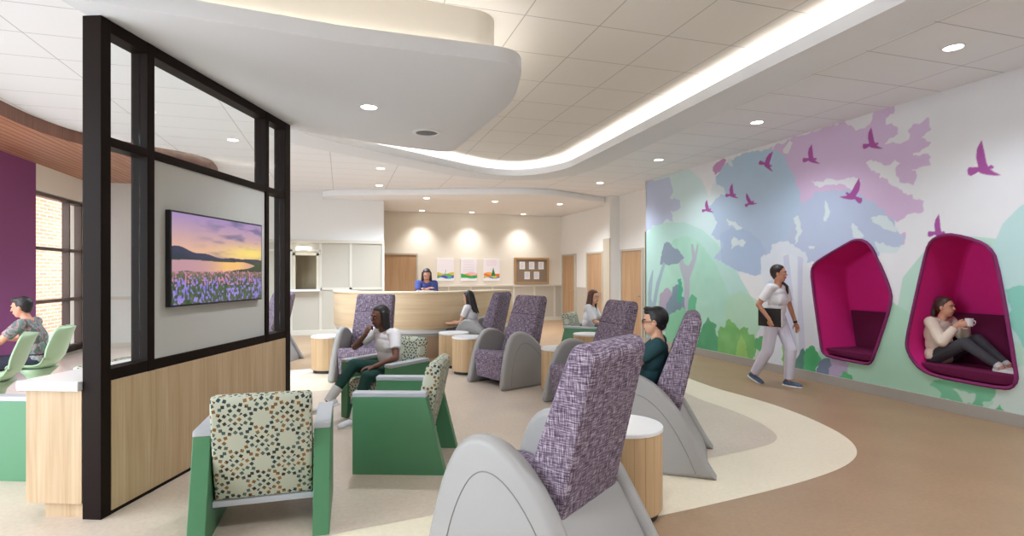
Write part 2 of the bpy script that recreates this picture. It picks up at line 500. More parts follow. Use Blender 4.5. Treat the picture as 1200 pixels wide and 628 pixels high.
def clip(poly, f):
    """keep side where f(p) >= 0, f linear"""
    out = []; n = len(poly)
    for i in range(n):
        a, b = poly[i], poly[(i + 1) % n]; fa, fb = f(a), f(b)
        if fa >= 0: out.append(a)
        if (fa >= 0) != (fb >= 0):
            t = fa / (fa - fb); out.append((a[0] + (b[0] - a[0]) * t, a[1] + (b[1] - a[1]) * t))
    return out


def inpoly(poly, X, Y):
    c = np.zeros(X.shape, bool); n = len(poly); j = n - 1
    for i in range(n):
        xi, yi = poly[i]; xj, yj = poly[j]
        if yi != yj:
            k = ((yi > Y) != (yj > Y)) & (X < (xj - xi) * (Y - yi) / (yj - yi) + xi); c ^= k
        j = i
    return c


def vnoise(X, Y, seed=0):
    r = np.random.RandomState(seed); T = r.rand(64, 64)
    xi = np.floor(X).astype(int); yi = np.floor(Y).astype(int); fx = X - xi; fy = Y - yi
    fx = fx * fx * (3 - 2 * fx); fy = fy * fy * (3 - 2 * fy)
    g = lambda a, b: T[a % 64, b % 64]
    return (g(xi, yi) * (1 - fx) + g(xi + 1, yi) * fx) * (1 - fy) + (g(xi, yi + 1) * (1 - fx) + g(xi + 1, yi + 1) * fx) * fy


def gridmesh(name, P, nu, nv, colr, keep=None):
    """P (nu*nv,3) points row-major [v][u]; colr (nu*nv,3) linear; keep (nv-1,nu-1) bool"""
    iv, iu = np.mgrid[0:nv - 1, 0:nu - 1]; a = iv * nu + iu
    F = np.stack([a, a + 1, a + nu + 1, a + nu], -1)
    F = F[keep] if keep is not None else F.reshape(-1, 4)
    me = bpy.data.meshes.new(name); me.vertices.add(len(P)); me.vertices.foreach_set('co', P.ravel())
    me.loops.add(F.size); me.loops.foreach_set('vertex_index', F.ravel().astype(np.int32))
    me.polygons.add(len(F)); me.polygons.foreach_set('loop_start', np.arange(0, F.size, 4, dtype=np.int32))
    me.update(calc_edges=True)
    at = me.color_attributes.new('Col', 'FLOAT_COLOR', 'POINT')
    at.data.foreach_set('color', np.concatenate([colr, np.ones((len(colr), 1))], 1).astype(np.float32).ravel())
    return me


# ------------------------------------------------------------------ SETTING: floor
def poly_face(b, pts, z, mi):
    tmp = flat_with_hole(pts, None, z)
    for f in tmp.faces:
        if f.normal.z < 0: f.normal_flip()
        f.material_index = mi
    me = bpy.data.meshes.new('t'); tmp.to_mesh(me); tmp.free(); b.from_mesh(me); bpy.data.meshes.remove(me)


fb = bmesh.new()
fv = [fb.verts.new(p) for p in ((-5.2, -4, 0), (7.3, -4, 0), (7.3, 17.3, 0), (-5.2, 17.3, 0))]
fb.faces.new(fv)
vs = [fb.verts.new(p) for p in ((-5.2, -4, -.2), (7.3, -4, -.2), (7.3, 17.3, -.2), (-5.2, 17.3, -.2))]; fb.faces.new(vs[::-1])
for i in range(4): fb.faces.new((fv[i], vs[i], vs[(i + 1) % 4], fv[(i + 1) % 4]))
brown = [(1.3, -3.98), (7.28, -3.98), (7.28, 17.25), (-1.8, 17.25), (-1.8, 9.4), (0, 9.6), (2, 8), (1.5, 2.5)]
poly_face(fb, brown, 0.0015, 1)
ringp = [onfloor(*p) for p in ((495, 640), (640, 629), (770, 606), (850, 588), (920, 571), (975, 554), (1000, 541), (1006, 529), (997, 516), (975, 502), (930, 482), (880, 466), (830, 453))]
ringp += [(5.15, 8.3), (4.9, 9.9), (4.0, 10.2), (2.5, 9.9), (0.4, 9.3), (-0.8, 8.9), (-4.9, 8.9), (-4.9, 1.0), (-1.4, 1.6), (-.5, 2.5), (0.1, 2.75)]
poly_face(fb, smoothpoly(ringp, 2), 0.003, 2)
inn = [(-.6, 3.2), (-0.05, 3.44), (0.49, 3.5), (1.8, 3.72)] + [onfloor(*p) for p in ((842, 535), (895, 524), (911, 517), (910, 508), (885, 492), (850, 478), (815, 467))]
inn += [(4.6, 7.6), (4.3, 8.9), (3.4, 9.3), (2.4, 9.1), (0.6, 8.2), (0, 7.6), (-4.8, 7.6), (-4.8, 2.2), (-1.5, 2.5)]
poly_face(fb, smoothpoly(inn, 2), 0.0045, 3)
outl = [(-5.1, -3.9), (-1.0, 2.2), (-0.9, 3.32), (-1.4, 3.5), (-1.5, 4.6), (-1.2, 5.6), (-2.0, 8.3), (-5.1, 8.3)]
me = bpy.data.meshes.new('floor'); fb.to_mesh(me); fb.free()
struct(link('floor', me, [MT['fbeige'], MT['fbrown'], MT['fcream'], MT['finner']]))

# ------------------------------------------------------------------ SETTING: ceiling
ZC, ZR, ZT, ZP, ZK = 3.63, 3.45, 3.70, 3.48, 3.18
tray_in = [(3.62, -4), (3.74, 1.0), (3.76, 4.2), (3.86, 7.6), (3.90, 9.2), (3.55, 9.95), (2.95, 10.22), (2.3, 9.95), (0.55, 8.78), (-0.35, 8.1), (-0.62, 7.7), (-0.62, 6.62), (-1.62, 4.02), (-1.62, -4)]
rads = [0, .3, .3, .3, .5, .5, .5, .5, .3, .4, .3, 0, 0, 0]
tray_in = roundpoly(tray_in, rads, 6)
tray_out = [(4.16, -4), (4.25, 1.0), (4.27, 4.2), (4.35, 7.4), (4.42, 9.4), (3.95, 10.4), (3.0, 10.75), (2.1, 10.5), (0.2, 9.25), (-0.7, 8.6), (-1.0, 8.0), (-0.63, 6.62), (-1.63, 4.02), (-1.63, -4)]
tray_out = roundpoly(tray_out, [0, .3, .3, .3, .6, .6, .6, .6, .3, .4, .3, 0, 0, 0], 6)
cb = flat_with_hole([(-5.1, -4.01), (7.2, -4.01), (7.2, 17.3), (-5.1, 17.3)], tray_out, ZC)
for f in cb.faces:
    if f.normal.z > 0: f.normal_flip()
MBc = MB(); MBc.add(cb); struct(MBc.build('ceiling', MT['tile']))
t = MB(); t.box(-1.7, 4.6, -4, 10.9, ZT, ZT + .05); struct(t.build('ceiling_tray', MT['tile2']))
# soffit ring with lip, and the tray's upright side
n = len(tray_in)
t = MB(); b = t.bm
def ringband(A_, za, B_, zb):
    va = [b.verts.new((*p, za)) for p in A_]; vb = [b.verts.new((*p, zb)) for p in B_]
    for i in range(len(A_)): b.faces.new((va[i], va[(i + 1) % n], vb[(i + 1) % n], vb[i]))
assert len(tray_in) == len(tray_out)
lipin = [(p[0] * .94 + q[0] * .06, p[1] * .94 + q[1] * .06) for p, q in zip(tray_in, tray_out)]
ringband(tray_in, ZR, tray_out, ZR); ringband(tray_in, ZR, tray_in, 3.57); ringband(tray_in, 3.57, lipin, 3.57)
ringband(lipin, 3.57, lipin, 3.48); ringband(lipin, 3.48, tray_out, 3.48); ringband(tray_out, ZR, tray_out, ZT + .02)
bmesh.ops.recalc_face_normals(b, faces=b.faces)
struct(t.build('ceiling_soffit_ring', MT['cloud'], smooth=0.6))
# led strip lying in the cove behind the lip
t = MB(); b = t.bm
l0 = [(p[0] * .80 + q[0] * .20, p[1] * .80 + q[1] * .20) for p, q in zip(tray_in, tray_out)]; l1 = [(p[0] * .66 + q[0] * .34, p[1] * .66 + q[1] * .34) for p, q in zip(tray_in, tray_out)]
for i in range(n - 4):
    if (Vector(l0[i]) - Vector(l1[i])).length < .03 or (Vector(l0[i + 1]) - Vector(l1[i + 1])).length < .03: continue
    b.faces.new([b.verts.new((*p, 3.50)) for p in (l0[i], l0[i + 1], l1[i + 1], l1[i])])
for f in b.faces:
    if f.normal.z < 0: f.normal_flip()
t.build('cove_light_strip', MT['led'], label='warm light strip hidden in the curved cove around the ceiling tray', category='cove light')

# hanging cloud soffit and its set-back upper box
cl = [(-1.62, 3.86), (0.0, 4.04), (1.36, 4.05), (1.56, 4.95), (1.42, 7.32), (0.6, 7.12), (-0.62, 6.62)]
cl = roundpoly(cl, [0, 0, .24, .3, .26, .3, 0], 8)
up = [(-1.60, 4.12), (0.0, 4.3), (1.22, 4.35), (1.36, 5.1), (1.22, 7.05), (0.5, 6.9), (-0.60, 6.60)]
up = roundpoly(up, [0, 0, .22, .3, .24, .3, 0], 8)
t = MB(); t.prism(cl, ZK, 3.30, bev=0.006); struct(t.build('ceiling_cloud', MT['cloud'], smooth=0.6))
t = MB(); t.prism(up, 3.30, ZT + .01); struct(t.build('ceiling_cloud_riser', MT['cream'], smooth=0.6))
t = MB(); b = t.bm
for i in range(len(up)):
    j = (i + 1) % len(up)
    a0 = Vector(up[i]); a1 = Vector(up[j]); 
    if (a0.x < -.5 and a1.x < -.5): continue
    d = (a1 - a0); nn = Vector((d.y, -d.x)).normalized() * 0.05
    b.faces.new([b.verts.new((p.x, p.y, 3.304)) for p in (a0 + nn * .3, a0 + nn, a1 + nn, a1 + nn * .3)])
for f in b.faces:
    if f.normal.z < 0: f.normal_flip()
t.build('cove_light_strip', MT['led'], label='warm light strip on top of the hanging white ceiling panel', category='cove light')

# lowered curved ceiling over the reception
rp = [(7.1, 13.55), (6.3, 13.2), (5.0, 12.55), (4.2, 12.55), (3.0, 13.0), (1.2, 13.7), (0.0, 14.1), (-0.45, 14.45), (-0.45, 14.86), (1.0, 14.86), (1.0, 17.3), (7.1, 17.3)]
rp = roundpoly(rp, [0, .5, .5, .4, .5, .5, .3, .2, 0, 0, 0, 0], 6)
t = MB(); t.prism(rp, ZP, ZC - .002, bev=.01); struct(t.build('ceiling_reception', MT['white'], smooth=.6))
# timber slat ceiling on the left
ws = [(-3.9, -2), (-3.9, 7.9), (-3.88, 8.8), (-3.68, 9.6), (-3.0, 10.25), (-2.5, 10.62), (-2.25, 11.1), (-2.3, 12.0), (-2.6, 13.4), (-5.0, 13.4), (-5.0, -2)]
ws = roundpoly(ws, [0, .3, .4, .5, .4, .4, .4, .4, 0, 0, 0], 5)
t = MB(); t.prism(ws, 3.45, ZC - .002); o = t.build('ceiling_timber', [MT['slatwood'], MT['fascia']], smooth=.6); struct(o)
for p in o.data.polygons: p.material_index = 0 if abs(p.normal.z) > .5 else 1

# ------------------------------------------------------------------ SETTING: walls
t = MB(); t.box(-5.1, 7.2, -4.15, -4.0, 0, ZC); struct(t.build('wall_front_light_stop', MT['wallwhite']))  # unseen wall, closed off to cut light on camera-facing surfaces
t = MB(); t.box(-5.2, -5.0, -4.0, 0.7, 0, ZC).box(-5.2, -5.0, 4.9, 5.2, 0, ZC); struct(t.build('wall_left_light_stop', MT['wallwhite']))  # unseen wall added to keep daylight off the cabinet end
t = MB(); t.box(-5.2, -5.0, 8.9, 11.42, 0, ZC); struct(t.build('wall_left', MT['purple']))
t = MB(); t.box(-5.25, -5.0, 11.42, 13.45, 3.0, ZC).box(-5.25, -5.0, 11.42, 13.45, 0, .12).box(-5.25, -5.0, 13.3, 13.45, .12, 3.0); struct(t.build('wall_left_window', MT['cream']))
t = MB(); t.box(-5.2, -3.3, 13.4, 14.86, 0, ZC); struct(t.build('wall_far_left', MT['wallwhite']))
t = MB()
t.box(-3.3, -1.12, 14.85, 15.0, 0, ZC).box(-.58, 1.08, 14.85, 15.0, 0, ZC).box(-1.12, -.58, 14.85, 15.0, 0, 1.14).box(-1.12, -.58, 14.85, 15.0, 2.06, ZC).box(1.0, 1.08, 15.0, 17.3, 0, ZC)
struct(t.build('wall_back_left', MT['wallwhite']))
# panelled wainscot on that wall
t = MB()
for x0, x1, z0, z1 in ((-3.3, -1.12, 0, 2.36), (-.58, 1.08, 0, 2.36), (-1.12, -.58, 0, 1.14), (-1.12, -.58, 2.06, 2.36)): t.box(x0, x1, 14.835, 14.85, z0, z1)
struct(t.build('trim_1', MT['taupe']))
t = MB()
t.box(-3.3, 1.09, 14.80, 14.85, 2.34, 2.42)
for x in (-1.20, -.50, .24): t.box(x - .03, x + .03, 14.815, 14.85, .12, 2.34)
t.box(1.03, 1.09, 14.80, 14.85, .12, 2.34).box(-.5, 1.05, 14.815, 14.85, 1.14, 1.2).box(-3.3, 1.09, 14.80, 14.85, 0, .12).box(-3.3, -.5, 14.815, 14.85, 2.12, 2.17)
t.box(-5.0, -3.3, 13.37, 13.4, 1.02, 1.08).box(-5.0, -3.3, 13.37, 13.4, 0, .12).box(-4.75, -4.70, 13.38, 13.4, .2, 1.0).box(-4.1, -4.05, 13.38, 13.4, .2, 1.0)
struct(t.build('trim_2', MT['taupe2']))
# service hatch in the panelling
w = empty('window_2', (-.85, 14.9, 1.14)); struct(w)
t = MB(); t.box(-.27, .27, .08, .1, .0, .92); t.build('pane', MT['glass'], w)
t = MB(); t.box(-.31, -.25, -.08, .02, 0, .94).box(.25, .31, -.08, .02, 0, .94).box(-.31, .31, -.08, .02, .88, .95); t.build('window_frame', plain('hatch_frame', (214, 206, 184), .6), w)
t = MB(); t.box(-.45, .35, -.22, -.02, -.03, .02, .006); t.build('window_sill', MT['whitetop'], w)
t = MB(); t.box(-1.4, -.3, 15.5, 15.55, 0, ZC).box(-1.45, -1.4, 15.0, 15.5, 0, ZC).box(-.3, -.25, 15.0, 15.5, 0, ZC); struct(t.build('wall_behind_hatch', plain('hatch_room', (206, 184, 148), .8)))
l = empty('wall_lamp', (-.9, 14.80, 2.2), label='small white bar lamp above the hatch in the panelled wall', category='lamp')
t = MB(); t.box(-.17, .17, -.05, .0, -.03, .03, .01); t.build('lamp_shade', emis('bar_lamp', (255, 252, 240), 3), l)
t = MB(); t.box(-.1, .1, -.01, .02, -.045, .045); t.build('lamp_bracket', MT['whitetop'], l)
# back wall of the reception
t = MB(); t.box(1.0, 7.25, 17.2, 17.35, 0, ZC); struct(t.build('wall_back', MT['cream']))
t = MB(); t.box(2.25, 7.1, 17.185, 17.2, .1, 1.14); struct(t.build('trim_3', MT['taupe']))
t = MB(); t.box(2.25, 7.1, 17.15, 17.2, 1.14, 1.19).box(2.25, 7.1, 17.17, 17.2, 0, .12)
for k in range(7): t.box(2.5 + k * .72, 2.56 + k * .72, 17.172, 17.2, .12, 1.14)
struct(t.build('trim_4', MT['taupe2']))
# right wall with the doors
t = MB(); t.box(7.1, 7.25, 10.8, 17.2, 0, ZC); struct(t.build('wall_right_far', MT['wallwhite']))
t = MB(); t.box(6.54, 7.1, 10.86, 10.9, 0, ZC); struct(t.build('wall_mural_return', MT['wallwhite']))
t = MB(); t.box(6.82, 7.1, 13.15, 13.5, 0, ZC); struct(t.build('wall_pier', MT['wallwhite']))
t = MB()
for y0, y1 in ((13.5, 14.0), (15.12, 15.9), (17.06, 17.2)): t.box(7.085, 7.1, y0, y1, .0, 1.14)
struct(t.build('trim_5', MT['taupe']))
t = MB(); t.box(6.80, 6.83, 13.14, 13.51, 0, 2.5).box(6.52, 6.56, 10.88, 10.92, 0, 2.5); struct(t.build('trim_6', plain('corner_guard', (196, 186, 168), .5)))
# baseboard of the mural wall
t = MB(); t.box(6.515, 6.54, -4, 10.9, 0, .135, .004); struct(t.build('baseboard_right', MT['base']))


def door(n, loc, rz, w_=.98, h=2.14):
    d = empty('door_%d' % n, loc, rz); struct(d)
    t = MB(); t.box(-w_ / 2, w_ / 2, -.05, -.01, 0.01, h); t.build('door_leaf', MT['door'], d)
    t = MB(); t.box(-w_ / 2 - .05, -w_ / 2, -.07, 0, 0, h + .05).box(w_ / 2, w_ / 2 + .05, -.07, 0, 0, h + .05).box(-w_ / 2, w_ / 2, -.07, 0, h, h + .05)
    t.build('door_frame', MT['taupe'], d)
    t = MB(); t.tube([(w_ / 2 - .07, -.05, 1.0), (w_ / 2 - .07, -.1, 1.0), (w_ / 2 - .19, -.1, 1.0)], .011); t.build('door_handle', MT['steel'], d)


door(1, (1.74, 17.2, 0), 0, .96)
door(2, (7.1, 16.47, 0), -PI / 2, .96)
door(3, (7.1, 14.55, 0), -PI / 2, .98)
door(4, (7.1, 12.42, 0), -PI / 2, 1.0)

# left window, brick outside
w = empty('window_1', (-5.0, 11.42, .12)); struct(w)
t = MB(); t.box(-.12, -.1, 0, 1.88, 0, 2.88); t.build('pane', MT['glass'], w)
t = MB()
for z in (.0, .93, 1.88, 2.83): t.box(-.16, -.04, 0, 1.88, z - .025 + (.025 if z == 0 else 0), z + .035)
for y in (0, 1.3, 1.82): t.box(-.16, -.04, y, y + .05, 0, 2.86)
t.build('window_frame', plain('window_bronze', (92, 74, 66), .4, metal=.3), w)
t = MB(); t.box(-.10, .10, 0, 1.88, -.05, 0); t.build('window_sill', MT['bronze'], w)
t = MB(); t.box(-8.1, -7.8, 6, 20, -.3, 5.5); t.build('brick_wall', MT['brick'], label='pale orange brick wall of the building outside the left window', category='wall', kind='structure')
t = MB(); t.box(-8.1, -5.2, 9.2, 20, 4.2, 4.4); struct(t.build('sky_blocker_outside', MT['slatwood']))  # unseen slab added over the window to cut skylight on the brick
t = MB(); t.box(-20, -5.2, 0, 40, -.3, -.1); struct(t.build('ground_outside', plain('paving', (150, 150, 150), .9)))

# ------------------------------------------------------------------ mural wall
OUT1 = [(952, 327), (952, 316), (955, 309), (970, 299), (996, 284), (1002, 281.5), (1010, 281), (1018, 285), (1024, 293), (1034, 315), (1043, 337), (1045.5, 351), (1040, 373), (1024, 420), (1020, 426), (1013, 426), (971, 417.5), (965, 413), (963, 406)]
OUT2 = [(1063.5, 400), (1066, 385), (1077, 335), (1087, 292), (1092, 282), (1104, 275.5), (1119, 275), (1146, 282), (1160, 290), (1168, 303), (1180, 365), (1191, 433), (1192.5, 446), (1186, 454), (1176, 455), (1140, 449), (1097, 440.5), (1080, 433), (1069, 420), (1064, 409)]
POD = [smoothpoly([onwall(*p) for p in o], 1) for o in (OUT1, OUT2)]


def ZA(pts): return [onwall(740 + x / 2.415, 100 + y / 2.415) for x, y in pts]
def ZD(pts): return [onwall(780 + x / 4.832, 340 + y / 4.832) for x, y in pts]
def ZE(pts): return [onwall(940 + x / 4.615, 400 + y / 4.615) for x, y in pts]
def PX(pts): return [onwall(x, y) for x, y in pts]


y0m, y1m, z0m, z1m = 2.4, 10.88, 0.10, ZC
nu = 1920; nv = 800
gy = np.linspace(y1m, y0m, nu); gz = np.linspace(z0m, z1m, nv)
GY, GZ = np.meshgrid(gy, gz)
wy = GY + .05 * (vnoise(GY * 9, GZ * 9, 1) - .5) + .035 * (vnoise(GY * 22, GZ * 22, 2) - .5)
wz = GZ + .05 * (vnoise(GY * 9, GZ * 9, 3) - .5) + .035 * (vnoise(GY * 22, GZ * 22, 4) - .5)
wash = vnoise(GY * 2.2, GZ * 2.2, 6) * .6 + vnoise(GY * 7, GZ * 7, 7) * .4
Cm = np.empty((nv, nu, 3)); Cm[:] = (229, 230, 234)


def lay(poly, rgb, rough=False, alpha=1.0, wob=0.0, to=None):
    ys = [p[0] for p in poly]; zs = [p[1] for p in poly]; dy = (y1m - y0m) / (nu - 1); dz = (z1m - z0m) / (nv - 1)
    a0 = max(0, int((y1m - max(ys) - .08) / dy)); a1 = min(nu, int((y1m - min(ys) + .08) / dy) + 1)
    b0 = max(0, int((min(zs) - .08 - z0m) / dz)); b1 = min(nv, int((max(zs) + .08 - z0m) / dz) + 1)
    if a1 <= a0 or b1 <= b0: return
    q = (slice(b0, b1), slice(a0, a1))
    m = inpoly(poly, (wy if rough else GY)[q], (wz if rough else GZ)[q])
    c = np.array(rgb, float)[None, :] + (wob * (wash[q][m][:, None] - .5) * 2)
    if to is not None:
        k = np.clip((GZ[q][m] - min(zs)) / (max(zs) - min(zs) + 1e-6), 0, 1)[:, None]
        c = c * k + np.array(to, float)[None, :] * (1 - k)
    sub = Cm[q]; sub[m] = sub[m] * (1 - alpha) + c * alpha


# soft hills and sky shapes
lay(ZA([(30, 270), (120, 245), (165, 238), (200, 268), (225, 330), (245, 420), (300, 520), (340, 640), (380, 1000), (30, 1000)]), (206, 228, 230))
lay(ZA([(30, 275), (108, 258), (118, 300), (108, 320), (138, 325), (136, 352), (112, 360), (118, 385), (98, 378), (82, 405), (62, 395), (30, 430)]), (190, 201, 226), True)
lay(ZA([(30, 440), (60, 400), (100, 388), (150, 388), (200, 408), (240, 445), (290, 515), (340, 600), (385, 700), (420, 1000), (30, 1000)]), (186, 223, 216))
lay(ZA([(72, 1000), (74, 620), (80, 520), (95, 470), (120, 436), (155, 425), (195, 445), (235, 500), (268, 570), (300, 660), (330, 800), (345, 1000)]), (172, 220, 202), wob=5, to=(184, 224, 208))
lay(ZA([(245, 1000), (270, 600), (310, 580), (360, 610), (400, 680), (440, 800), (460, 1000)]), (182, 220, 190), alpha=.7)
# pink foliage
lay(ZA([(380, 178), (600, 100), (745, 52), (748, 75), (722, 95), (722, 115), (740, 105), (757, 122), (752, 142), (735, 150), (718, 163), (765, 165), (782, 152), (785, 125), (800, 105), (840, 98), (847, 122), (820, 150), (848, 160), (845, 175), (800, 190), (795, 198), (845, 196), (847, 228), (818, 236), (792, 240), (812, 252), (800, 285), (775, 280), (745, 250), (735, 262), (790, 290), (830, 330), (828, 356), (782, 368), (752, 390), (738, 386), (715, 410), (750, 425), (780, 415), (778, 445), (730, 460), (520, 380), (480, 332), (458, 250)]), (214, 192, 222), True, to=(212, 184, 216))
lay(ZA([(600, 102), (640, 88), (690, 68), (684, 95), (665, 118), (640, 125), (615, 112)]), (229, 230, 234), True)
lay(ZA([(664, 222), (680, 210), (705, 215), (720, 232), (748, 205), (758, 220), (745, 240), (752, 262), (792, 290), (815, 300), (812, 318), (775, 305), (730, 272), (700, 250), (675, 242)]), (229, 230, 234), True)
lay(ZA([(508, 272), (530, 276), (555, 260), (590, 268), (625, 258), (648, 272), (628, 298), (598, 284), (562, 280), (532, 294)]), (226, 226, 234), True)
lay(ZA([(404, 168), (398, 190), (408, 200), (398, 215), (385, 208), (392, 180)]), (229, 230, 234), True)
lay(ZA([(428, 182), (450, 155), (458, 165), (445, 190), (432, 194)]), (229, 230, 234), True)
# blue masses
blue = (178, 203, 222)
lay(ZA([(238, 258), (262, 225), (300, 200), (345, 184), (395, 178), (430, 200), (458, 250), (475, 300), (482, 332), (470, 420), (455, 470), (420, 470), (395, 520), (350, 540), (305, 528), (262, 502), (235, 490), (262, 452), (226, 425), (242, 390), (214, 345), (228, 328), (262, 300), (240, 280)]), blue, True, to=(184, 198, 224))
lay(ZA([(482, 332), (520, 306), (580, 292), (640, 300), (690, 340), (730, 372), (755, 410), (778, 440), (745, 468), (720, 455), (700, 478), (660, 480), (600, 470), (520, 500), (480, 500), (440, 470), (455, 400)]), (184, 196, 221), True)
lay(ZA([(250, 420), (285, 402), (330, 410), (365, 440), (385, 480), (395, 520), (350, 538), (300, 525), (255, 500)]), (172, 192, 220), alpha=.75)
for pl in ([(272, 205), (285, 215), (290, 228), (276, 225)], [(215, 320), (235, 275), (262, 292), (268, 306), (240, 318), (222, 345)], [(270, 380), (300, 392), (312, 405), (298, 408), (278, 395)],
           [(285, 430), (322, 438), (318, 455), (295, 450), (282, 462)], [(455, 375), (470, 372), (480, 400), (488, 410), (470, 440), (460, 450), (470, 415)], [(545, 328), (556, 332), (562, 360), (552, 385), (545, 380)],
           [(675, 370), (720, 365), (735, 395), (760, 400), (750, 415), (700, 395), (680, 385)], [(620, 395), (640, 400), (660, 425), (645, 440), (625, 425)], [(500, 455), (520, 452), (510, 465)], [(690, 445), (730, 452), (770, 458), (740, 470), (700, 470)]):
    lay(ZA(pl), (214, 226, 230), True)
lay(ZA([(228, 232), (245, 215), (262, 205), (268, 215), (252, 240), (235, 250)]), (198, 150, 195), True)
# right side soft discs
lay(PX([(1052, 470), (1050, 370), (1058, 325), (1085, 292), (1130, 276), (1200, 283), (1260, 296), (1260, 560), (1052, 520)]), (188, 222, 208), to=(178, 216, 196))
lay(PX([(1160, 330), (1163, 290), (1175, 262), (1195, 242), (1240, 215), (1260, 215), (1260, 430), (1190, 400)]), (190, 221, 221))
lay(PX([(935, 520), (945, 440), (960, 400), (1000, 360), (1040, 350), (1070, 370), (1110, 420), (1150, 470), (1165, 560), (1000, 560)]), (174, 216, 194), to=(168, 208, 184))
lay(PX([(1180, 340), (1192, 335), (1240, 330), (1240, 415), (1200, 408), (1190, 392), (1178, 378), (1186, 362)]), (140, 206, 192), True)
lay(PX([(1150, 520), (1165, 455), (1195, 430), (1240, 420), (1240, 600)]), (205, 222, 216), True)
# white trunks
lay(PX([(893, 300), (903, 296), (905, 288), (916, 283), (930, 287), (944, 296), (950, 320), (953, 370), (962, 425), (966, 455), (915, 450), (880, 440), (885, 400), (900, 350), (893, 320)]), (222, 228, 238), True, alpha=.95)
lay(PX([(918, 300), (924, 298), (930, 350), (934, 420), (928, 445), (922, 380)]), (202, 206, 228), alpha=.9)
lay(PX([(935, 300), (941, 302), (940, 350), (945, 430), (938, 440), (935, 370)]), (205, 208, 230), alpha=.9)
lay(PX([(900, 330), (908, 326), (906, 380), (900, 430), (893, 430), (900, 370)]), (204, 210, 230), alpha=.9)
# antler-branched tree and slate foliage on the left
grey = (172, 184, 190)
lay(ZA([(140, 700), (146, 640), (150, 560), (138, 520), (132, 480), (140, 478), (150, 505), (162, 512), (172, 490), (168, 450), (174, 448), (180, 475), (186, 448), (190, 452), (184, 490), (175, 520), (165, 545), (163, 640), (168, 760), (140, 780)]), (180, 186, 198))
lay(ZA([(80, 505), (86, 470), (92, 445), (106, 440), (116, 462), (138, 468), (148, 488), (138, 500), (112, 508)]), (142, 158, 176), True)
lay(ZA([(78, 660), (80, 590), (100, 572), (118, 590), (122, 640), (112, 690), (90, 700)]), (178, 168, 190), True)
lay(ZA([(95, 700), (98, 620), (112, 595), (118, 570), (132, 565), (138, 590), (152, 600), (150, 680), (128, 720)]), (128, 152, 168), True)
lay(ZA([(128, 605), (132, 550), (142, 545), (146, 585), (140, 620)]), (86, 180, 150), True)
lay(ZA([(160, 660), (160, 610), (172, 590), (184, 600), (182, 640), (188, 680), (170, 700)]), (110, 190, 150), True)
for pl in ([(50, 780), (56, 640), (70, 560), (90, 500), (96, 504), (78, 570), (66, 640), (62, 780)], [(44, 780), (48, 560), (60, 520), (62, 526), (56, 600), (54, 780)], [(60, 640), (46, 590), (48, 584), (64, 625)]):
    lay(ZA(pl), (160, 186, 200))
# low shrubs
lay(PX([(775, 430), (782, 370), (800, 360), (815, 380), (820, 425)]), (140, 205, 170), True)
lay(ZD([(170, 350), (180, 300), (188, 240), (215, 190), (240, 152), (262, 180), (286, 190), (280, 240), (302, 290), (295, 350)]), (96, 172, 128), True, wob=14)
lay(ZD([(290, 380), (294, 240), (310, 208), (338, 212), (345, 172), (362, 162), (378, 190), (396, 195), (412, 225), (440, 203), (466, 215), (472, 250), (500, 250), (522, 300), (505, 350), (488, 430), (400, 400)]), (126, 190, 116), True, wob=18)
lay(ZD([(400, 400), (405, 290), (430, 250), (455, 290), (470, 380), (450, 410)]), (158, 206, 120), True, wob=10)
lay(ZD([(498, 330), (508, 280), (540, 258), (578, 265), (590, 320), (560, 362), (530, 342)]), (104, 182, 122), True, wob=10)
lay(ZD([(490, 390), (520, 335), (560, 370), (540, 425), (495, 410)]), (206, 218, 206), True)
lay(ZD([(655, 300), (690, 268), (722, 300), (728, 370), (722, 450), (665, 440)]), (146, 204, 126), True, wob=14)
lay(ZD([(715, 450), (738, 385), (765, 335), (780, 318), (792, 350), (782, 400), (795, 465)]), (96, 138, 130), True, wob=8)
lay(ZD([(778, 465), (784, 360), (800, 328), (830, 310), (852, 340), (884, 385), (872, 420), (856, 440), (842, 480)]), (92, 184, 126), True, wob=12)
lay(ZD([(838, 480), (868, 432), (874, 400), (905, 376), (936, 390), (938, 430), (925, 475), (880, 500)]), (118, 132, 156), True, wob=8)
lay(ZD([(915, 500), (935, 430), (942, 388), (1002, 392), (1032, 420), (1022, 470), (990, 520)]), (182, 166, 196), True)
lay(ZD([(980, 520), (1000, 468), (1048, 478), (1068, 530), (1010, 560)]), (98, 184, 128), True, wob=8)
lay(ZE([(688, 245), (700, 215), (730, 198), (800, 203), (900, 222), (1042, 248), (1030, 290), (1000, 330), (972, 372), (920, 362), (870, 338), (790, 322), (745, 318), (745, 285)]), (124, 194, 156), True, wob=12)
lay(ZE([(812, 255), (868, 270), (942, 285), (925, 348), (882, 330), (850, 292)]), (190, 216, 202), True)
lay(ZE([(1035, 395), (1062, 336), (1112, 405), (1080, 410)]), (104, 186, 136), True)
BIRD = [(450, 220), (459, 258), (467, 300), (474, 314), (484, 308), (494, 315), (490, 322), (480, 324), (496, 334), (520, 345), (498, 347), (470, 344), (450, 340), (438, 333), (428, 340), (412, 348), (402, 344), (399, 328), (404, 317), (424, 317), (438, 316), (430, 282), (434, 250)]
for bx, by, s, a, fl in ((1152, 187, .36, 0, 1), (1022, 163, .24, 0, 1), (1001, 223, .27, .3, -1), (1100, 266, .26, .1, 1), (951, 181, .21, .1, 1), (901, 188, .20, .5, 1), (858, 224, .16, .1, 1), (878, 234, .15, -.3, 1), (829, 242, .14, 0, 1)):
    pl = []; s *= .84 if s < .3 else .92
    for x, y in BIRD:
        dx = (x - 455) * s * fl; dy = (y - 290) * s
        pl.append((bx + dx * math.cos(a) - dy * math.sin(a), by + dx * math.sin(a) + dy * math.cos(a)))
    lay(PX(pl), (170, 88, 162))
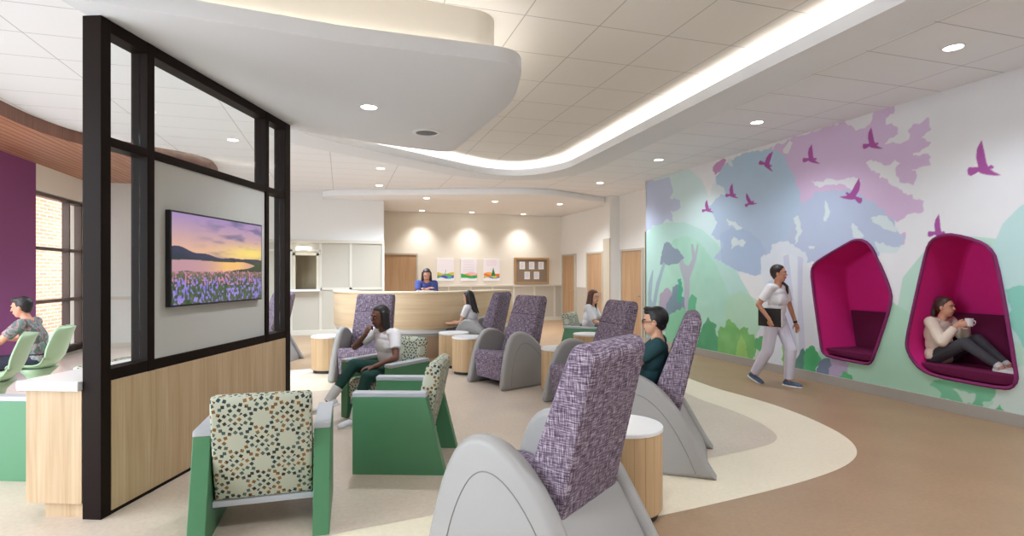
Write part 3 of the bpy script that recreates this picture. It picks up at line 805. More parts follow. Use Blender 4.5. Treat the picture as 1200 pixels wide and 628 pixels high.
Cm = Cm + (wash[..., None] - .5) * 5
s = np.clip(Cm / 255., 0, 1); Lm = np.where(s <= .04045, s / 12.92, ((s + .055) / 1.055) ** 2.4)
Lm = Lm.reshape(nv // 2, 2, nu // 2, 2, 3).mean((1, 3)); GY = GY.reshape(nv // 2, 2, nu // 2, 2).mean((1, 3)); GZ = GZ.reshape(nv // 2, 2, nu // 2, 2).mean((1, 3)); nu //= 2; nv //= 2
GZ[-1] = ZC; GY[:, 0] = y1m
# openings for the niches
cy = (GY[:-1, :-1] + GY[1:, 1:]) / 2; cz = (GZ[:-1, :-1] + GZ[1:, 1:]) / 2
keep = ~(inpoly(POD[0], cy, cz) | inpoly(POD[1], cy, cz))
P3 = np.stack([np.full(GY.size, 6.54), GY.ravel(), GZ.ravel()], 1)
me = gridmesh('wall_right', P3, nu, nv, Lm.reshape(-1, 3), keep)
struct(link('wall_right', me, MT['attr']))
t = MB(); t.box(6.54, 6.7, -4, 2.4, 0, ZC).box(6.54, 6.6, 2.4, 10.9, 0, .11); struct(t.build('wall_right_near', MT['wallwhite']))

# ------------------------------------------------------------------ niches
def niche(poly, zseat, zback, label):
    cyy = sum(p[0] for p in poly) / len(poly); zb = min(p[1] for p in poly)
    e = empty('wall_niche', (6.54, cyy, zb), label=label, category='wall seat', group='magenta wall niches')
    q = [(p[0] - cyy, p[1] - zb) for p in poly]; D = .66; nn = len(q)
    c0 = (0, sum(p[1] for p in q) / nn)
    inn_ = lambda k, s_: [(c0[0] + (p[0] - c0[0]) * s_, c0[1] + (p[1] - c0[1]) * s_) for p in k]
    b = bmesh.new(); R = []
    for x, s_ in ((-.01, 1.0), (.2, 1.0), (D - .07, .995), (D - .02, .985), (D, .955)):
        R.append([b.verts.new((x, *p)) for p in inn_(q, s_)])
    for a, c in zip(R, R[1:]):
        for i in range(nn): b.faces.new((a[i], a[(i + 1) % nn], c[(i + 1) % nn], c[i]))
    b.faces.new(R[-1])
    bmesh.ops.recalc_face_normals(b, faces=b.faces)
    mb = MB(); mb.add(b); mb.build('shell', MT['magenta'], e, smooth=.7)
    mb = MB(); mb.tube([(-.012, *p) for p in q], .019, 8, closed=True); mb.build('rim', MT['rim'], e, smooth=3.1)
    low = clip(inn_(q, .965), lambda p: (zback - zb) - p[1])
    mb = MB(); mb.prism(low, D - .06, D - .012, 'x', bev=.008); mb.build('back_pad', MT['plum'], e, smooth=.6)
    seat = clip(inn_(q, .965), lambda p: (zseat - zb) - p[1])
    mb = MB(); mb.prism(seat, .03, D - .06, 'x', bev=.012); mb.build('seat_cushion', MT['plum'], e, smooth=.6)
    return e


niche(POD[0], .50, 1.02, 'empty magenta wall niche nearer the walking nurse, peaked at its upper right')
niche(POD[1], .50, 1.08, 'larger magenta wall niche with a woman sitting curled up inside')

# ------------------------------------------------------------------ partition with television
P0 = Vector((-1.44, 4.06)); UX = Vector((.3558, .9346)); RZ = math.atan2(UX.y, UX.x)
LP = 2.56
part = empty('room_divider', (P0.x, P0.y, 0), RZ, label='tall dark bronze framed divider holding the television and clear glass panes', category='room divider')
TH = .125   # thickness towards +y local (left side)
def pbox(name, mat, bx, bev=.004):
    t = MB()
    for q in bx: t.box(*q, bev)
    return t.build(name, mat, part)
for s0, s1 in ((0, .085), (.36, .485), (2.03, 2.125), (2.27, 2.56)):
    pass
for s0, s1 in ((0, .08), (.405, .475), (2.04, 2.10), (2.44, 2.56)): pbox('post', MT['bronze'], [(s0, s1, 0, TH, 0, 3.178)])
for s0, s1 in ((.08, .405), (.475, 2.04), (2.10, 2.44)):
    pbox('rail', MT['bronze'], [(s0, s1, 0.002, TH - .002, 3.10, 3.178)]); pbox('rail', MT['bronze'], [(s0, s1, 0.002, TH - .002, 2.37, 2.43)])
    pbox('rail', MT['bronze'], [(s0, s1, 0.002, TH - .002, .865, .94)]); pbox('rail', MT['bronze'], [(s0, s1, 0.002, TH - .002, 0, .03)])
    t = MB(); t.box(s0, s1, .055, .065, 2.43, 3.10); t.build('glass_pane', MT['glass'], part)
    if s0 != .475:
        t = MB(); t.box(s0, s1, .055, .065, .94, 2.37); t.build('glass_pane', MT['glass'], part)
t = MB(); t.box(.08, 2.44, -.004, .03, .03, .865, .002); t.build('timber_panel', MT['oak'], part)
t = MB(); t.box(.475, 2.04, .02, .09, .94, 2.37); t.build('backing_panel', MT['panel'], part)
# television
tvc = P0 + UX * 1.26
tv = empty('television', (tvc.x, tvc.y, 1.665), RZ, label='flat television showing a sunset over a lake and purple flowers', category='television')
t = MB(); t.box(-.655, .655, -.022, .018, -.362, .362, .004); t.build('bezel', MT['tvframe'], tv)
tu, tvv = 300, 164
u = np.linspace(0, 1, tu); v = np.linspace(0, 1, tvv); U, V = np.meshgrid(u, v)
C = np.empty((tvv, tu, 3))
def mixc(a, b, k): return np.array(a, float) * (1 - k[..., None]) + np.array(b, float) * k[..., None]
sky = mixc((240, 188, 150), (166, 140, 190), np.clip((V - .55) / .45, 0, 1))
cl_ = vnoise(U * 6 + V * 6, V * 16 - U * 3, 11) * .6 + vnoise(U * 14, V * 36, 12) * .4
sky = sky * (1 - .75 * np.clip((cl_ - .5) * 4 * np.clip(U * 1.4 - .2, 0, 1), 0, 1))[..., None] + np.array((104, 98, 140.)) * (.75 * np.clip((cl_ - .5) * 4 * np.clip(U * 1.4 - .2, 0, 1), 0, 1))[..., None]
gl = np.exp(-(((U - .86) / .33) ** 2 + ((V - .60) / .10) ** 2)); sky = sky * (1 - gl[..., None]) + np.array((255, 226, 120.)) * gl[..., None]
C[:] = sky
hill = .585 + .05 * np.sin(U * 5.2 + 1.6) * (1 - U) + .016 * np.sin(U * 23) * (1 - U) - .06 * U
m = V < hill; C[m] = mixc((66, 62, 92), (44, 52, 66), np.clip((hill - V) / .12, 0, 1))[m]
m = V < .50; C[m] = mixc((58, 66, 48), (70, 80, 52), vnoise(U * 30, V * 40, 13))[m]
lake = (V < .487 + .006 * np.sin(U * 9) - .5 * np.clip(U - .74, 0, 1) ** 1.3) & (V > .35 + .02 * np.sin(U * 13) + .35 * np.clip(U - .6, 0, 1))
lk = mixc((196, 150, 160), (250, 196, 120), np.clip(np.exp(-((U - .62) / .22) ** 2) * 1.1, 0, 1)); C[lake] = lk[lake]
m = V < .36; gr = mixc((52, 74, 52), (96, 110, 72), vnoise(U * 70, V * 30, 14)); gr2 = mixc((170, 126, 120), (90, 96, 66), vnoise(U * 50, V * 22, 15))
k = np.clip((.36 - V) / .12, 0, 1)[..., None]; C[m] = (gr2 * (1 - k) + gr * k)[m]
fl = (vnoise(U * 75, V * 34, 16) > .64) & (V < .30) ; C[fl] = mixc((120, 108, 205), (176, 150, 222), vnoise(U * 60, V * 40, 18))[fl]
fl = (vnoise(U * 90, V * 46, 17) > .7) & (V < .38) & (V > .2); C[fl] = (206, 132, 170)
s = np.clip(C / 255, 0, 1); Lc = np.where(s <= .04045, s / 12.92, ((s + .055) / 1.055) ** 2.4)
PP = np.stack([(U.ravel() - .5) * 1.28, np.full(U.size, -.0235), (V.ravel() - .5) * .695], 1)
me = gridmesh('screen', PP, tu, tvv, Lc.reshape(-1, 3)); link('screen', me, MT['screen'], tv)

# counter cabinet on the left side of the divider
cb_ = empty('counter_cabinet', (P0.x, P0.y, 0), RZ, label='low oak cabinet with a white top against the back of the divider', category='cabinet')
t = MB(); t.box(.03, 2.5, .13, .40, .0, .10).box(.0, 2.5, .13, .50, .10, .815); t.build('body', MT['oak'], cb_)
t = MB(); t.box(-.03, 2.52, .13, .54, .815, .875, .006); t.build('worktop', MT['whitetop'], cb_)
for k in range(4):
    t = MB(); t.box(.03 + k * .61, .61 + k * .61, .50, .518, .12, .80, .003); d = t.build('door', MT['oak'], cb_)
    t = MB(); t.box(.5 + k * .61, .52 + k * .61, .518, .54, .62, .76, .004); t.build('handle', MT['steel'], d)

# ------------------------------------------------------------------ reception desk
def arc_pts(lst): return [cw((px - 600) / FPX * d, d) for px, d in lst]
front = arc_pts([(391, 11.15), (392, 10.75), (398, 10.4), (410, 10.12), (430, 9.96), (465, 9.88), (500, 9.92), (535, 10.2), (570, 10.85), (592, 11.2), (600, 11.4)])
front = smoothpoly(front, 2, closed=False)
def offs(pts, d):
    out = []
    for i, p in enumerate(pts):
        a = Vector(pts[max(i - 1, 0)]); b_ = Vector(pts[min(i + 1, len(pts) - 1)]); t_ = (b_ - a).normalized(); nn = Vector((-t_.y, t_.x)); out.append((p[0] + nn.x * d, p[1] + nn.y * d))
    return out
ctr = front[len(front) // 2]
dk = empty('reception_desk', (ctr[0], ctr[1], 0), label='long curved pale oak reception desk in front of the back wall', category='desk')
rel = lambda pts: [(p[0] - ctr[0], p[1] - ctr[1]) for p in pts]
def band(a, b_, z0, z1, name, mat, bev=.004):
    t = MB(); t.prism(rel(offs(front, a) + offs(front, b_)[::-1]), z0, z1, bev=bev); return t.build(name, mat, dk, smooth=.5)
band(0, .10, .55, 1.19, 'front_panel', MT['oakh']); band(-.015, .34, 1.19, 1.225, 'counter_top', MT['oaklight'])
band(.05, .30, .46, .55, 'ledge', MT['whitetop']); band(.12, .32, .40, .46, 'under_rail', MT['cap']); band(.14, .60, 0, .40, 'plinth', plain('desk_base', (186, 158, 132), .6))
band(.12, .75, .70, .74, 'work_surface', MT['whitetop'])

# ------------------------------------------------------------------ things on the back wall
def art(x, label, seed):
    e = empty('framed_print', (x, 17.2, 1.68), label=label, category='picture', group='prints on the reception wall')
    t = MB(); t.box(-.27, .27, -.03, 0, -.355, .355, .003); t.build('canvas', MT['paper'], e)
    nu_, nv_ = 54, 70; u = np.linspace(0, 1, nu_); v = np.linspace(0, 1, nv_); U, V = np.meshgrid(u, v); C = np.empty((nv_, nu_, 3)); C[:] = (240, 236, 244)
    r = np.random.RandomState(seed)
    cols = {1: [(214, 190, 80), (110, 180, 90), (80, 90, 190), (70, 170, 210)], 2: [(236, 190, 205), (240, 170, 60), (60, 170, 80), (90, 200, 190)], 3: [(240, 170, 90), (230, 120, 60), (200, 200, 90), (70, 130, 210)]}[seed]
    for i, c in enumerate(cols):
        top = .36 - i * .07 + .04 * np.sin(U * (3 + i) * 2 + seed * 2 + i); C[(V < top) & (V > .08)] = c
    C[(V < .12 + .03 * np.sin(U * 7))] = (240, 240, 244)
    if seed == 3: C[(np.abs(U - .6) < (.62 - V) * .35) & (V > .22) & (V < .62)] = (40, 120, 70)
    if seed == 2: C[(V < .34 - U * .2) & (V > .14)] = (60, 165, 90)
    if seed == 1: C[(np.abs(U - .5 - (V - .4) * .3) < .015) & (V > .3) & (V < .5)] = (90, 110, 90)
    if seed == 2: C[(V > .40) & (np.abs(((V * 26) % 1) - .5) < .12) & (U > .15) & (U < .8)] = (214, 206, 222)
    if seed == 3: C[(V > .66) & (np.abs(((V * 26) % 1) - .5) < .12) & (U > .15) & (U < .8)] = (226, 200, 214)
    s = C / 255; Lc = np.where(s <= .04045, s / 12.92, ((s + .055) / 1.055) ** 2.4)
    link('picture', gridmesh('picture', np.stack([(U.ravel() - .5) * .53, np.full(U.size, -.0315), (V.ravel() - .5) * .70], 1), nu_, nv_, Lc.reshape(-1, 3)), MT['print'], e)
art(3.15, 'left print on the reception wall, with blue and green hills low down', 1)
art(3.91, 'middle print on the reception wall, with a sloping green hill', 2)
art(4.66, 'right print on the reception wall, with a dark green tree', 3)
e = empty('notice_board', (6.03, 17.2, 1.66), label='oak framed grey notice board to the right of the three prints', category='notice board')
t = MB(); t.box(-.54, .54, -.03, 0, -.38, .38); t.build('board', MT['cork'], e)
t = MB(); t.box(-.6, -.54, -.06, 0, -.43, .43).box(.54, .6, -.06, 0, -.43, .43).box(-.54, .54, -.06, 0, .37, .43).box(-.54, .54, -.06, 0, -.43, -.37); t.build('frame', plain('board_frame', (176, 142, 100), .5), e)
for x, z, lb in ((-.33, .17, 'upper left'), (.0, .17, 'upper middle'), (.33, .17, 'upper right'), (-.16, -.16, 'lower left'), (.17, -.16, 'lower right')):
    s_ = empty('notice_sheet', (6.03 + x, 17.165, 1.66 + z), label='%s white sheet pinned on the grey notice board' % lb, category='paper', group='sheets on the notice board')
    t = MB(); t.box(-.095, .095, -.002, 0, -.125, .125); t.build('sheet', MT['paper'], s_)
    t = MB()
    for k in range(7): t.box(-.07, .07 - .02 * (k % 3), -.004, -.0025, .085 - k * .026, .091 - k * .026)
    t.build('printed_lines', MT['ink'], s_)

# ------------------------------------------------------------------ ceiling lights
def downlight(x, y, z, label, power=SPOT_W, r=.075, size=2.4, tint=(.86, .93, 1), group='recessed ceiling lights'):
    e = empty('downlight', (x, y, z), label=label, category='ceiling light', group=group)
    t = MB(); t.lathe([(r + .018, 0.0), (r + .018, -.006), (r, -.008), (r, -.002)], n=28); t.build('trim_ring', MT['white'], e, smooth=.6)
    t = MB(); t.lathe([(0, -.003), (r, -.003)], n=28); t.build('diffuser', MT['lamp'], e)
    if power:
        ld = bpy.data.lights.new('bulb', 'SPOT'); ld.energy = power; ld.spot_size = size; ld.spot_blend = .9; ld.shadow_soft_size = .08; ld.color = tint
        lo = bpy.data.objects.new('bulb', ld); COL.objects.link(lo); lo.parent = e; lo.location = (0, 0, -.03)
ords = ['nearest', 'second nearest', 'third', 'farthest']
for k, (x, y) in enumerate(((5.36, 3.6), (5.44, 6.18), (5.52, 8.74), (5.63, 11.34))):
    downlight(x, y, ZC, '%s round downlight in the row above the aisle by the mural' % ords[k], power=SPOT_W * (.8, .8, .8, 1.6)[k])
downlight(.26, 5.52, ZK, 'round downlight in the hanging white panel near the divider')
e = empty('ceiling_speaker', (.94, 6.32, ZK), label='round grey grille speaker in the hanging white ceiling panel', category='speaker')
t = MB(); t.lathe([(.16, 0), (.16, -.01), (.125, -.014), (.125, -.004)], n=36); t.build('trim_ring', MT['white'], e, smooth=.6)
t = MB(); t.lathe([(.125, -.005), (.08, -.010), (0, -.012)], n=36); t.build('grille', MT['speaker'], e, smooth=.6)
downlight(.74, 11.07, ZC, 'nearer round downlight in the flat tiles left of the reception', power=SPOT_W * 2.4, tint=(.72, .86, 1))
downlight(.85, 13.21, ZC, 'farther round downlight in the flat tiles left of the reception', power=SPOT_W * 2.4, tint=(.72, .86, 1))
for (px, py), lb in (((500, 232), 'left'), ((580, 236), 'middle'), ((656, 239), 'right')):
    x, y = onfloor(px, py, ZP); downlight(x, y, ZP, '%s downlight of the front row in the lowered reception ceiling' % lb, power=SPOT_W * 1.9, tint=(.92, .95, 1))
for x, lb in ((2.35, 'left'), (3.9, 'middle'), (5.6, 'right')):
    downlight(x, 16.75, ZP, '%s wall washing downlight above the prints and notice board' % lb, power=70, size=1.8, tint=(1, .97, .94))
# aisle row carried on; most others are lamps added to brighten the room
OUTL = {(5.3, 1.0): 'round downlight above the aisle, just out of the picture on the right', (5.3, -1.6): 'round downlight above the aisle, behind the viewer on the right',
        (2.4, 1.2): 'added fill downlight in the tiled tray overhead, right of the viewer', (.4, 1.2): 'added fill downlight in the tiled tray straight above the viewer',
        (2.4, -1.6): 'added fill downlight in the tray behind the viewer, right one', (.4, -1.6): 'added fill downlight in the tray behind the viewer, left one',
        (-3.0, 2.4): 'added fill downlight left of the divider, out of the picture', (-3.0, -1): 'added fill downlight behind the viewer on the far left',
        (-3.0, 5.6): 'round downlight in the tiles seen through the divider glass', (-1.6, 9.4): 'added fill downlight in the tiles between the divider and the panelled wall',
        (-1.5, 12.4): 'added fill downlight in the tiles just before the panelled wall'}
for x, y in ((5.3, 1.0), (5.3, -1.6), (2.4, 1.2), (.4, 1.2), (2.4, -1.6), (-3.0, 2.4), (-3.0, -1), (.4, -1.6), (-3.0, 5.6), (2.6, 3.2), (2.7, 6.2), (2.6, 8.6), (-1.6, 9.4), (-1.5, 12.4)):
    inn_tray = inpoly(tray_in, np.array([x]), np.array([y]))[0]
    zz = ZT if inn_tray else ZC
    if x > 2.5 and x < 3 and y > 3:
        continue
    downlight(x, y, zz, OUTL[(x, y)], power=SPOT_W * ((.55 if x < -2 else 1.1) if y < 8 else 3.2), tint=(.86, .93, 1) if y < 8 else (.72, .86, 1))

# ------------------------------------------------------------------ recliners
PROF = smoothpoly([(0, 0), (.02, .12), (.06, .33), (.12, .55), (.20, .70), (.32, .77), (.46, .755), (.60, .68), (.74, .54), (.87, .32), (.98, .12), (1.06, 0), (.98, 0), (.5, 0), (.12, 0)], 1)
PROF = [(max(x, 0), max(z, 0)) for x, z in PROF]


def recliner(name_loc, rz, label):
    """front of the chair looks along local +x; origin under its front middle"""
    e = empty('recliner', (*name_loc, 0), rz, label=label, category='recliner', group='purple and grey recliners')
    HW = .405; TH_ = .10
    for s in (1, -1):
        pr = [(-x, z) for x, z in PROF]
        def fn(x, y, z, s=s): return (x, y + s * .05 * max(0, (.72 - z)) / .72 - s * .02, max(z, 0))
        a, b_ = (HW - TH_, HW) if s > 0 else (-HW, -HW + TH_)
        t = MB(); t.soft(pr, a, b_, 'y', .042, 5, fn=fn); side = t.build('side_panel', MT['grey'], e, smooth=.9)
        arc = [(-.15, .04), (-.18, .27), (-.25, .47), (-.34, .60), (-.46, .61), (-.59, .53), (-.72, .38), (-.83, .18), (-.89, .04)]
        arc = smoothpoly(arc, 2, closed=False); yy = s * HW
        t = MB(); t.tube([(x, fn(x, yy, z)[1] + s * .0005, z) for x, z in arc], .003, 6); t.build('groove', MT['greyd'], side)
    iw = HW - TH_ + .015
    t = MB(); t.prism([(-.765, .43), (-.84, .30), (-.95, .11), (-.99, .0), (-.90, .0), (-.80, .2), (-.70, .37), (-.70, .43)], -iw, iw, 'y', bev=.008); t.build('back_shell', MT['grey'], e, smooth=.7)
    t = MB(); t.soft(roundpoly([(-.10, .10), (-.06, .44), (-.10, .485), (-.64, .43), (-.64, .12)], [.02, .03, .04, .02, .02], 4), -.305, .305, 'y', .022); t.build('seat', MT['tweed'], e, smooth=.9)
    prof = roundpoly([(-.49, .38), (-.78, 1.15), (-.82, 1.235), (-.905, 1.235), (-.94, 1.18), (-.755, .38)], [.045, .06, .045, .045, .06, .045], 4)
    t = MB(); t.soft(prof, -.295, .295, 'y', .03); bk = t.build('backrest', MT['tweed'], e, smooth=.9)
    t = MB(); t.tube([(-.714, -.282, .975), (-.7125, 0, .975), (-.714, .282, .975)], .0045, 6); t.build('seam', MT['tweedseam'], bk)
    return e


rec0 = None
def place_rec(camO, camF, label):
    global rec0
    x, y = cw(*camO); fx, fy = cw(*camF); rz = math.atan2(fy, fx)
    if rec0 is None:
        rec0 = recliner((x, y), rz, label); index_kids(rec0); return rec0
    c = copy_tree(rec0); c.location = (x, y, 0); c.rotation_euler = (0, 0, rz); c['label'] = label; return c


place_rec((-.225, 3.175), (-.81, .588), 'nearest recliner, grey shell and purple tweed back turned to the viewer')
x, y = 1.845, 7.31
def w2c(x, y): return (x * CA - y * SA, x * SA + y * CA)
REC = {}
REC['R3'] = place_rec(w2c(1.86, 7.31), (-.78, -.625), 'empty purple recliner in the middle, its front and seat turned to us')
REC['R5'] = place_rec((.677, 4.83), (-1, .33), 'recliner with the man in glasses, seen from its left side')
REC['R6'] = place_rec(w2c(2.32, 5.85), (-.955, -.295), 'empty recliner showing just behind the nearest recliner back')
REC['R4'] = place_rec((-.977, 9.99), (-.93, .37), 'recliner by the reception desk under the long haired woman')
REC['R2'] = place_rec((-2.2, 7.75), (-.08, -1), 'recliner with pale sides facing us behind the woman in green trousers')
REC['R7'] = place_rec(w2c(-1.76, 10.80), (-1, .1), 'recliner mostly hidden beyond the far end of the divider')

# ------------------------------------------------------------------ green lounge chairs
def lounge(loc, rz, label):
    e = empty('lounge_chair', (*loc, 0), rz, label=label, category='armchair', group='green lounge chairs')
    for s in (1, -1):
        pr = [(0, 0), (0, .60), (-.57, .60), (-.72, 0)]
        a, b_ = (.285, .38) if s > 0 else (-.38, -.285)
        t = MB(); t.prism(pr, a, b_, 'y', bev=.004); sd = t.build('side_panel', MT['green'], e)
        t = MB(); t.prism([(.003, .60), (.003, .635), (-.565, .635), (-.573, .60)], a - .002, b_ + .002, 'y', bev=.006); t.build('arm_cap', MT['cap'], sd)
        t = MB(); t.box(-.70, -.02, a + .01, b_ - .01, -.0, .012); t.build('foot_strip', MT['black'], sd)
    t = MB(); t.prism(roundpoly([(-.02, .2), (-.01, .40), (-.05, .44), (-.5, .41), (-.5, .2)], [.02, .03, .03, .02, .02], 3), -.28, .28, 'y', bev=.02, seg=3); t.build('seat', MT['star'], e, smooth=.8)
    t = MB(); t.box(-.5, -.04, -.284, .284, .15, .2, .004); t.build('seat_frame', MT['cap'], e)
    prof = roundpoly([(-.43, .20), (-.46, .45), (-.55, .82), (-.60, .85), (-.66, .84), (-.67, .78), (-.61, .5), (-.53, .20)], [.02, .05, .03, .02, .03, .04, .05, .02], 3)
    t = MB(); t.prism(prof, -.275, .275, 'y', bev=.022, seg=3); t.build('backrest', MT['star'], e, smooth=.8)
    t = MB(); t.box(-.54, -.42, -.284, .284, .165, .2, .004); t.build('back_rail', MT['cap'], e)
    return e


lg0 = None
def place_lg(camO, camF, label):
    global lg0
    x, y = cw(*camO); fx, fy = cw(*camF); rz = math.atan2(fy, fx)
    if lg0 is None: lg0 = lounge((x, y), rz, label); index_kids(lg0); return lg0
    c = copy_tree(lg0); c.location = (x, y, 0); c.rotation_euler = (0, 0, rz); c['label'] = label; return c


LG = {}
LG['G1'] = place_lg((-1.65, 3.84), (-.28, .96), 'green lounge chair beside the divider, patterned back turned to us')
LG['G2'] = place_lg((-1.22, 4.61), (-1, .03), 'empty green lounge chair seen side on, left of the nearest recliner')
LG['G3'] = place_lg((-1.53, 5.72), (-.55, -.835), 'green lounge chair the woman in green trousers sits in')
LG['G4'] = place_lg((1.6, 9.75), (.9, -.43), 'far green lounge chair under the brown haired woman in white blouse')
_g6 = P0 + UX * .95 + Vector((-.9346, .3558)) * 1.38
LG['G6'] = place_lg(w2c(_g6.x, _g6.y), w2c(-.9346, .3558), 'green lounge chair with its back against the low cabinet, far left')

# ------------------------------------------------------------------ drum tables
def drum(x, y, label, r=.25, h=.575):
    e = empty('drum_table', (x, y, 0), label=label, category='side table', group='oak drum tables')
    t = MB(); t.lathe([(0, 0), (r - .03, 0), (r - .03, .06), (0, .06)], n=40); t.build('plinth', MT['black'], e, smooth=.6)
    b = MB(); b.lathe([(0, .05), (r - .004, .05), (r, .054), (r, h - .025), (0, h - .025)], n=56); bo = b.build('body', MT['oakslat'], e, smooth=.6)
    me = bo.data; uvl = me.uv_layers[0]
    for p in me.polygons:
        if abs(p.normal.z) < .5:
            a0 = math.atan2(p.center.y, p.center.x)
            for li in p.loop_indices:
                co = me.vertices[me.loops[li].vertex_index].co; a_ = math.atan2(co.y, co.x)
                while a_ - a0 > PI: a_ -= 2 * PI
                while a_ - a0 < -PI: a_ += 2 * PI
                uvl.data[li].uv = (a_ * r, co.z)
    t = MB(); t.lathe([(0, h - .025), (r + .004, h - .025), (r + .004, h - .004), (r, h), (0, h)], n=56); t.build('table_top', MT['whitetop'], e, smooth=.6)
    return e
dr0 = drum(1.756, 3.203, 'oak drum table between the nearest recliner and the man in glasses'); index_kids(dr0)
for x, y, lb in ((-.2, 9.2, 'oak drum table standing alone in front of the panelled wall'), (*cw(-.975, 9.2), 'farther of the two drum tables left of the empty middle recliner'), (1.90, 8.41, 'nearer of the two drum tables left of the empty middle recliner'),
                 (2.78, 6.78, 'drum table half hidden right of the empty middle recliner'), (3.88, 8.22, 'drum table beside the brown haired woman in the far lounge chair')):
    c = copy_tree(dr0); c.location = (x, y, 0); c['label'] = lb

# ------------------------------------------------------------------ sage shell chairs and white table, far left
def shell_chair(loc, rz, label):
    e = empty('shell_chair', (*loc, 0), rz, label=label, category='chair', group='sage shell chairs')
    sec = smoothpoly([(.235, .452), (.19, .462), (.08, .44), (-.08, .43), (-.18, .47), (-.25, .60), (-.29, .74), (-.34, .88), (-.36, .92)], 2, closed=False)
    b = bmesh.new(); rows = []; ns = 13
    for i, (x, z) in enumerate(sec):
        t_ = i / (len(sec) - 1); w_ = .25 if t_ < .5 else .25 * math.sqrt(max(0.02, 1 - ((t_ - .5) / .505) ** 3.0))
        if t_ < .12: w_ = .20 + .05 * t_ / .12
        row = []
        for k in range(ns):
            s_ = -1 + 2 * k / (ns - 1); lift = (.055 * s_ * s_) * min(1, t_ * 5)
            row.append((x + (s_ * s_ * .11 * min(1, max(0, (t_ - .35) / .3))), s_ * w_, z + (lift * (1.0 if t_ < .55 else .1))))
        rows.append(row)
    def sheet(off):
        return [[b.verts.new((p[0] - (off if i > len(rows) * .5 else 0), p[1], p[2] - (off if i <= len(rows) * .5 else off * .3))) for p in r_] for i, r_ in enumerate(rows)]
    S0 = sheet(0); S1 = sheet(.018)
    for i in range(len(rows) - 1):
        for k in range(ns - 1):
            b.faces.new((S0[i][k], S0[i][k + 1], S0[i + 1][k + 1], S0[i + 1][k])); b.faces.new((S1[i][k], S1[i + 1][k], S1[i + 1][k + 1], S1[i][k + 1]))
        b.faces.new((S0[i][0], S0[i + 1][0], S1[i + 1][0], S1[i][0])); b.faces.new((S0[i][-1], S1[i][-1], S1[i + 1][-1], S0[i + 1][-1]))
    for r0, r1 in ((S0[0], S1[0]), (S0[-1], S1[-1])):
        for k in range(ns - 1): b.faces.new((r0[k], r1[k], r1[k + 1], r0[k + 1]))
    bmesh.ops.recalc_face_normals(b, faces=b.faces)
    mb = MB(); mb.add(b); mb.build('seat_shell', MT['shell'], e, smooth=3.1)
    mb = MB(); mb.lathe([(0, .43), (.2, .425), (.12, .34), (.085, .22), (.10, .10), (.19, .03), (.25, .0), (0, 0)], n=32); mb.build('pedestal', MT['shell'], e, smooth=3.1)
    return e
x, y = cw(-5.70, 6.6); sh0 = shell_chair((x, y), math.atan2(*cw(-.93, -.35)[::-1]), 'sage green shell chair the man in the patterned shirt sits on'); index_kids(sh0)
c = copy_tree(sh0); x, y = cw(-5.45, 5.75); c.location = (x, y, 0); c.rotation_euler = (0, 0, math.atan2(*cw(-.8, -.6)[::-1])); c['label'] = 'sage green shell chair nearest the low cabinet, empty, at the left edge'
x, y = cw(-6.55, 6.35)
e = empty('cafe_table', (x, y, 0), label='round white table in front of the man in the patterned shirt', category='table')
t = MB(); t.lathe([(0, .72), (.42, .72), (.43, .735), (.42, .745), (0, .745)], n=48); t.build('table_top', MT['whitetop'], e, smooth=.6)
t = MB(); t.lathe([(0, .72), (.05, .72), (.04, .1), (.22, .015), (.22, 0), (0, 0)], n=32); t.build('pedestal', MT['whitetop'], e, smooth=.8)

# ------------------------------------------------------------------ people
def remesh(mb, name, mat, parent, voxel, smooth_it=4, **kw):
    me = bpy.data.meshes.new(name); mb.bm.to_mesh(me); mb.bm.free()
    o = bpy.data.objects.new(name, me); COL.objects.link(o)
    r = o.modifiers.new('r', 'REMESH'); r.mode = 'VOXEL'; r.voxel_size = voxel
    s_ = o.modifiers.new('s', 'SMOOTH'); s_.iterations = smooth_it; s_.factor = .5
    dg = bpy.context.evaluated_depsgraph_get(); dg.update(); m2 = bpy.data.meshes.new_from_object(o.evaluated_get(dg))
    bpy.data.objects.remove(o); bpy.data.meshes.remove(me)
    m2.name = name; m2.materials.clear()
    return link(name, m2, mat, parent, 3.1, **kw)


def ik(a, c, l1, l2, pole):
    a = Vector(a); c = Vector(c); d = c - a; L = min(d.length, (l1 + l2) * .999); u = d.normalized()
    x = (l1 * l1 - l2 * l2 + L * L) / (2 * L); h = math.sqrt(max(l1 * l1 - x * x, 0)); p = Vector(pole); p = (p - u * p.dot(u)).normalized()
    return a + u * x + p * h, a + u * L


SK = {}
def skin(rgb):
    if rgb not in SK: SK[rgb] = (plain('skin', rgb, .5, noise=.03, nscale=20), plain('lips', tuple(int(v * f) for v, f in zip(rgb, (.82, .55, .55))), .4))
    return SK[rgb]


HAIRM = {}
def hairm(rgb):
    if rgb not in HAIRM: HAIRM[rgb] = plain('hair', rgb, .45, noise=.4, nscale=60, bump=.5)
    return HAIRM[rgb]


